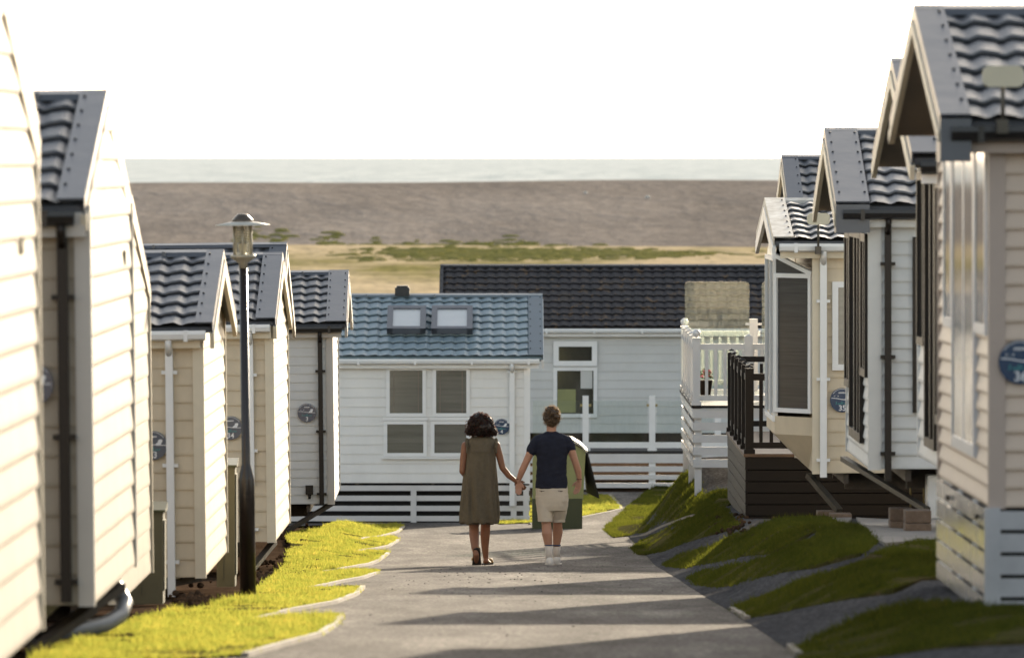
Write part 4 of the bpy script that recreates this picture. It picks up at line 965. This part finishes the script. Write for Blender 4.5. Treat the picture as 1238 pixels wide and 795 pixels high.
# dress
def dfold(a, z):
    t = max(0, min(1, (Q(0,552).z-z)/.75)); return .05*t*math.sin(a*7+1.2*math.sin(z*3))+.028*t*math.sin(a*15+2+z*2)
def sym(a): return math.sqrt(abs(a))
dr = MB()
def xc(l, r): return ((l+r)/2-581)*PM
def xr(l, r): return (r-l)/2*PM
rows_ = [(634.5,556.3,602.3,.165),(632,556.0,602.5,.168),(622,556,602.7,.168),(610,556.8,602.3,.165),(598,558,601.5,.158),(586,559.3,600.6,.152),(574,560.8,600,.145),(562,562.3,599.4,.14),(552,563.8,599,.135),(546,564.6,599,.125),(540,564.6,600,.11),(535.5,565,600,.095),(532.5,566.5,598.5,.08),(530.5,571,593,.062)]
loft(dr, [(xc(l,r), 0 if py > 545 else -.006, Q(0,py).z, xr(l,r), ry) for (py,l,r,ry) in rows_], 72, dfold)
def cfold(co):
    n1 = noise.noise(Vector((co.x*9, co.y*9, co.z*2.2))); n2 = noise.noise(Vector((co.x*22+5, co.y*22, co.z*7)))
    t = max(0, min(1, (1.27-co.z)/.5)); an = math.atan2(co.y*1.35, co.x)
    return .013*t*math.sin(an*11+2.2*noise.noise(Vector((co.x*3, co.y*3, co.z*2)))*3)+.010*n1+.006*n2+.006*noise.noise(Vector((co.x*14, co.y*14, co.z*1.2+7)))
dress = remeshed(dr, .007, 'dress', DRESS, wo, fold=cfold, smooth=2)
for sgn, cx_ in ((-1, 565.2),(1, 599.3)):     # gathered frills over the shoulders
    q = MB()
    for k in range(14):
        t = k/13; y = -.07+.14*t; z = Q(0, 537-6.5*math.sin(math.pi*t)).z; c = Vector(((cx_-581)*PM-sgn*.004, y, z-.045))
        q.ball(c+Vector((sgn*.012*(k % 2), 0, .004*(k % 2))), .017, .010, .022+.006*(k % 3), 8, 6)
    for k in range(6): q.ball(Q(cx_+sgn*.6, 538+k*2.2, -.088-.002*k), .011, .010, .014, 8, 6)
    q.build('shoulder_frill', DRESS, dress)
q = MB(); q.tube([Q(567.5,547.5,-.133)+Vector((0,0,0)), Q(575,548.3,-.141), Q(582,548.5,-.143), Q(589,548.3,-.141), Q(597,547.5,-.128)], .0035, 6); q.build('yoke_seam', DRESS, dress)
# sandals
s1 = MB(); s1.add([], [])
c = Q(576.4,677.0,-.135); M_ = Matrix.Rotation(R(-64), 3, 'X')
pts = [(-.042,-.10),(-.036,-.125),(0,-.138),(.036,-.125),(.042,-.10),(.046,.02),(.052,.08),(.040,.125),(0,.142),(-.040,.125),(-.052,.08),(-.046,.02)]
def sole(mb, c, M_, th=.022):
    n = len(pts); vs = [c+M_ @ Vector((x, y, z)) for z in (0, th) for x, y in pts]
    mb.add(vs, [tuple(range(n))[::-1], tuple(range(n, 2*n))]+[(i, (i+1) % n, n+(i+1) % n, n+i) for i in range(n)])
M_ = Matrix.Rotation(R(-66), 3, 'X')
sole(s1, Q(576.4,677.5,-.105)+Vector((0,-.02,-.0)), M_, .024)
sa = s1.build('sandal', SOLE, wo)
q = MB(); sole(q, Q(576.4,677.3,-.105)+Vector((0,.003,.012)), M_, .010); q.tube([Q(572.5,681,-.08), Q(576.4,680,.0), Q(580.5,681,-.08)], .013, 8); q.tube([Q(571.5,676,-.10),Q(571.2,679,-.09)], .012, 8); q.build('strap', SANDAL, sa)
s2 = MB(); M2 = Matrix.Rotation(R(-14), 3, 'Z'); sole(s2, Q(589,686,.24)+Vector((0,0,-.008)), M2, .024); sb = s2.build('sandal', SOLE, wo)
q = MB(); q.tube([Q(585,684.5,.28), Q(588.2,680.5,.27), Q(594.0,680.5,.28), Q(595,684.5,.28)], .017, 8); q.tube([Q(585.5,684,.16), Q(590,681,.16), Q(593.5,684,.17)], .010, 8); q.build('strap', SANDAL, sb)
# hair: base volume plus curls
hb_ = MB(); rs = random.Random(3)
hcen = Q(581.0, 515.5, -.012)
def hsurf(a, e):  # direction -> radius of the bob shape
    x, y, z = math.cos(e)*math.cos(a), math.cos(e)*math.sin(a), math.sin(e)
    wid = .128+(.10*(-z) if z < 0 else -.012*z); return Vector((x*wid+(.022*(-z) if z < 0 else 0), y*.125, (z*.112 if z > 0 else -.125*(-z)**.7)))
for _ in range(260):
    a = rs.uniform(0, 2*math.pi); e = math.asin(rs.uniform(-.95, 1)); p = hsurf(a, e)
    if p.y > .05 and p.z < .03: continue
    hb_.ball(hcen+p*rs.uniform(.74,.98), rs.uniform(.018,.038), n=8, m=6)
hb_.ball(hcen, .10, .10, .11, 16, 12)
hair = remeshed(hb_, .008, 'hair', HAIRW, wo, smooth=1, fold=lambda co: .010*noise.noise(co*42))
cu_ = MB()
for _ in range(2200):
    a = rs.uniform(0, 2*math.pi); e = math.asin(rs.uniform(-1, 1)); p = hsurf(a, e)
    if p.y > .05 and p.z < .03: continue
    c = hcen+p*rs.uniform(.86, 1.14)+Vector((0,0,.015)); r = rs.uniform(.007,.015); ph = rs.uniform(0, 6.28)
    ax = Vector((rs.gauss(0,.5), rs.gauss(0,.5), -1)).normalized(); e1 = ax.orthogonal().normalized(); e2 = ax.cross(e1)
    cu_.tube([c+ax*(.009*k)+(e1*math.cos(ph+k*1.3)+e2*math.sin(ph+k*1.3))*r for k in range(6)], [.0034]*5+[.001], 4, False)
cu_.build('curls', STRW, hair)

# --- man
mx_, md = (667-CX)*75/F, 75.0; mz = hh(mx_, md)
mo = thing('person', 'man in a navy t-shirt and stone shorts, walking hand in hand with the woman', 'person', (mx_, md, mz))
def Q(px, py, y=0.): return Vector(((px-667)*PM, y, (684-py)*PM))
b = MB(); hc = Q(667.2, 506.5, .0); head(b, hc+Vector((0,0,-.01)), .98)
chain(b, [Q(666.4,527,-.012), Q(666.8,516,-.008)], [.058,.056])
loft(b, [(0,0,Q(0,602).z,.15,.11),(0,0,Q(0,588).z,.150,.105),(-.008,0,Q(0,570).z,.138,.095),(-.006,0,Q(0,552).z,.145,.095),(-.005,0,Q(0,540).z,.160,.09),(0,0,Q(0,533).z,.150,.08),(0,-.01,Q(0,527).z,.08,.05)])
chain(b, [Q(648,535.5), Q(642,546,-.01), Q(636.0,559,-.01), Q(631,570,.0), Q(626.6,582.0,.02)], [.048,.047,.040,.039,.027])
hand(b, Q(626.6,582.0,.02), (.05,.0,-1), (-.2,-.95,.1), 1, .55, 1.05, -1)
chain(b, [Q(686,534.5), Q(690.5,544,-.005), Q(695.5,559,-.0), Q(699.0,570,.03), Q(700.6,581.0,.05)], [.048,.047,.041,.040,.027])
hand(b, Q(700.6,581.0,.05), (-.18,.12,-1), (-.55,-.7,.0), 1, .42, 1.1, 1)
chain(b, [Q(658.5,612), Q(660.6,634,-.03), Q(661.3,645,-.06), Q(663.2,660,-.06), Q(664.2,673,-.05)], [.074,.054,.060,.043,.035])
chain(b, [Q(664.3,677.5,-.06), Q(664.6,680,.10)], [.036,.034])
chain(b, [Q(676,610,.02), Q(674.2,634,.125), Q(674.4,645,.19), Q(673.0,660,.22), Q(673.0,671,.26)], [.066,.052,.058,.042,.034])
chain(b, [Q(673.0,677.5,.26), Q(673.6,680,.42)], [.034,.032])
remeshed(b, .0065, 'body', SKINM, mo)
ts = MB()
def xc(l, r): return ((l+r)/2-667)*PM
def xr(l, r): return (r-l)/2*PM
loft(ts, [(xc(l,r), 0 if py > 540 else -.008, Q(0,py).z, xr(l,r), ry) for (py,l,r,ry) in
  [(590.5,647,686.2,.128),(588,646.8,686.3,.130),(578,647.8,685.2,.128),(568,648.2,684.4,.125),(558,648.2,684.8,.125),(550,647.6,686,.125),(543,646.5,688,.12),(536,645.5,689.5,.11),(531,647.5,687.5,.095),(527.5,653,681.5,.08),(525.0,656.5,677,.066),(522.6,659.0,674.0,.060)]], 64)
chain(ts, [Q(656,531.5), Q(650,534.5), Q(644.8,542), Q(642.6,546.2)], [.060,.070,.068,.062])
chain(ts, [Q(678,530.5), Q(684.3,533.5), Q(688.4,539.5), Q(690.0,542.4)], [.060,.070,.067,.062])
def tfold(co):
    s_ = max(0, (.95-co.z)/.3); return .010*noise.noise(Vector((co.x*8, co.y*8, co.z*4)))+.008*noise.noise(Vector((co.x*14+3, co.y*14, co.z*22)))
tee = remeshed(ts, .0065, 'tshirt', TEE, mo, fold=tfold, smooth=3)
so = MB()
loft(so, [(0,0,Q(0,586).z,.176,.120),(0,0,Q(0,592).z,.182,.128),(0,0,Q(0,602).z,.184,.135),(0,0,Q(0,612).z,.178,.13),(0,0,Q(0,618).z,.165,.11)][::-1])
def leg_loft(c0, c1, w0, w1):
    loft(so, [(c1[0], c1[1], c1[2], w1, w1*1.08), (c1[0]*.9+c0[0]*.1, c1[1]*.9+c0[1]*.1, c1[2]*.9+c0[2]*.1, w1, w1*1.08), ((c0[0]+c1[0])/2, (c0[1]+c1[1])/2, (c0[2]+c1[2])/2, (w0+w1)/2, (w0+w1)/2*1.1), (c0[0], c0[1], c0[2], w0, w0*1.15)])
leg_loft(Q(657.4,600,0), Q(659.4,630.8,-.03), .098, .086)
loft(so, [(Q(p,0).x, y, Q(0,z_).z, w_, w_*1.12) for (p, z_, y, w_) in ((674.8,632.4,.105,.080),(674.8,629,.10,.080),(675.3,624,.07,.087),(675.8,616,.03,.095),(676.8,606,0,.10),(676.8,598,0,.096))])
def sfold(co): return .005*noise.noise(Vector((co.x*10, co.y*10, co.z*6)))+.006*noise.noise(Vector((co.x*6+2, co.y*6, co.z*20)))*max(0, 1-abs(co.z-.72)/.2)
sh = remeshed(so, .0065, 'shorts', SHORT, mo, fold=sfold, smooth=2)
q = MB()
for px_ in (655.0, 677.5):
    q.tube([Q(px_-3,593,-.131), Q(px_+3,593.4,-.136)], .003, 6); q.ball(Q(px_+(.8 if px_ > 667 else -.4),593.6,-.137), .007)
q.build('pocket_button', BROWN, sh)
for (a, b_, top, r0, foot) in ((Q(663.2,659.5,-.06), Q(664.3,678,-.05), 1, .045, (Q(664.4,679.0,-.07), Q(664.8,681.5,.14))), (Q(673.1,661.5,.22), Q(673.2,677,.26), 1, .044, (Q(673.2,678.5,.25), Q(674.2,680.5,.45)))):
    q = MB(); q.tube([a, a.lerp(b_, .5), b_], [r0+.003, r0-.006, .042], 16); sk_ = q.build('sock', SOCK, mo)
    q = MB(); q.tube([a+Vector((0,0,.012)), a+Vector((0,0,-.002))], [r0+.004, r0+.005], 16); q.build('sock_band', NAVY, sk_)
    q = MB(); h_, t_ = foot
    for k in range(7):
        f_ = k/6; p = h_.lerp(t_, f_); q.ball(p, (.044,.044,.043,.047,.049,.045,.036)[k], .045, (.062,.055,.045,.038,.032,.028,.022)[k], 12, 8)
    shoe = remeshed(q, .006, 'shoe', SHOEW, mo)
    q = MB(); zb_ = -.0 
    n = len(pts); dv = (t_-h_); mid = h_.lerp(t_, .5); g0 = hh(mx_+mid.x, 75+mid.y)-mz
    vs = [Vector((mid.x+x*1.05, mid.y+y*1.02, g0+.001+z)) for z in (0, .018) for x, y in pts]
    q.add(vs, [tuple(range(n))[::-1], tuple(range(n, 2*n))]+[(i, (i+1) % n, n+(i+1) % n, n+i) for i in range(n)]); q.build('sole', SOCK, shoe)
q = MB(); q.tube([Q(700.2,580.2,.05)+Vector((.032*math.cos(t), .030*math.sin(t), 0)) for t in np.linspace(0, 6.28, 20)], .005, 6); q.build('wristband', mat('red_brown_band', (.10,.02,.015), .5), mo)
q = MB(); q.tube([Q(627.3,579.5,.02)+Vector((.030*math.cos(t), .030*math.sin(t), 0)) for t in np.linspace(0, 6.28, 20)], .004, 6); q.build('wristband', mat('dark_band', (.04,.02,.02), .5), mo)
hb_ = MB(); hcen = Q(667.0, 504.5, -.010)
hb_.ball(hcen, .079, .10, .102, 18, 14); hb_.ball(hcen+Vector((.014,-.06,.045)), .046, .05, .045, 14, 10); hb_.ball(hcen+Vector((0,-.045,-.055)), .066, .05, .06, 14, 10)
for _ in range(70):
    a = rs.uniform(0, 2*math.pi); e = math.asin(rs.uniform(-.6, 1)); dv = Vector((math.cos(e)*math.cos(a), math.cos(e)*math.sin(a), math.sin(e)))
    if dv.y > .45 and dv.z < .35: continue
    hb_.ball(hcen+Vector((dv.x*.084, dv.y*.103, dv.z*.106)), rs.uniform(.012,.024), n=8, m=6)
hair = remeshed(hb_, .008, 'hair', HAIRM, mo, smooth=2, fold=lambda co: .009*noise.noise(co*34))
cu_ = MB()
for _ in range(1700):
    a = rs.uniform(0, 2*math.pi); e = math.asin(rs.uniform(-.85, 1)); dv = Vector((math.cos(e)*math.cos(a), math.cos(e)*math.sin(a), math.sin(e)))
    if dv.y > .45 and dv.z < .35: continue
    c = hcen+Vector((dv.x*.079, dv.y*.103, dv.z*.104)); L_ = rs.uniform(.015, .055)
    dr_ = (dv*.55+Vector((rs.gauss(0,.4), rs.gauss(0,.4), .15+rs.gauss(0,.4)))).normalized(); k_ = dr_.orthogonal().normalized()*.0028
    m1 = c+dr_*L_*.6; m2 = c+(dr_+Vector((0,0,-.25))).normalized()*L_
    cu_.add([c-k_, c+k_, m1+k_*.8, m1-k_*.8, m2], [(0,1,2,3),(3,2,4)])
cu_.build('strands', STRM, hair)

# ------------------------------------------------------------------ camera, light, world
cam = bpy.data.cameras.new('camera'); co = bpy.data.objects.new('camera', cam); COL.objects.link(co); SC.camera = co
co.location = (0, 0, CZ); co.rotation_euler = (R(90), 0, 0)
cam.sensor_width = 36; cam.lens = 36*F/1238; cam.shift_y = -(397.2-HY)/1238; cam.clip_start = .5; cam.clip_end = 1e6
cam.dof.use_dof = True; cam.dof.focus_distance = 78; cam.dof.aperture_fstop = 5.0
EL, AZ = 13.5, 15.0
sv = Vector((math.sin(R(AZ))*math.cos(R(EL)), math.cos(R(AZ))*math.cos(R(EL)), math.sin(R(EL))))
sl_ = bpy.data.lights.new('sun', 'SUN'); sl_.energy = 4.4; sl_.angle = R(.6); sl_.color = (1, .85, .64)
so_ = bpy.data.objects.new('sun', sl_); COL.objects.link(so_); so_.rotation_euler = sv.to_track_quat('Z', 'Y').to_euler(); so_.location = (20, 60, 30)
w = bpy.data.worlds.new('World'); SC.world = w; w.use_nodes = True; N = w.node_tree.nodes; L = w.node_tree.links
sky = N.new('ShaderNodeTexSky'); sky.sky_type = 'NISHITA'; sky.sun_disc = False; sky.sun_elevation = R(EL); sky.sun_rotation = R(AZ); sky.air_density = 1.0; sky.dust_density = 1.5; sky.ozone_density = 1.0
hs = N.new('ShaderNodeHueSaturation'); hs.inputs['Saturation'].default_value = .55; L.new(sky.outputs[0], hs.inputs['Color'])
wm = N.new('ShaderNodeMix'); wm.data_type = 'RGBA'; wm.blend_type = 'MULTIPLY'; wm.inputs[0].default_value = 1; wm.inputs[7].default_value = (1, .975, .93, 1); L.new(hs.outputs[0], wm.inputs[6])
L.new(wm.outputs[2], N['Background'].inputs[0]); N['Background'].inputs[1].default_value = .14
vs_ = SC.view_settings; vs_.view_transform = 'Standard'; vs_.look = 'None'; vs_.exposure = 1.22; vs_.gamma = 1
SC.render.engine = 'CYCLES'; SC.cycles.max_bounces = 8; SC.cycles.transparent_max_bounces = 12
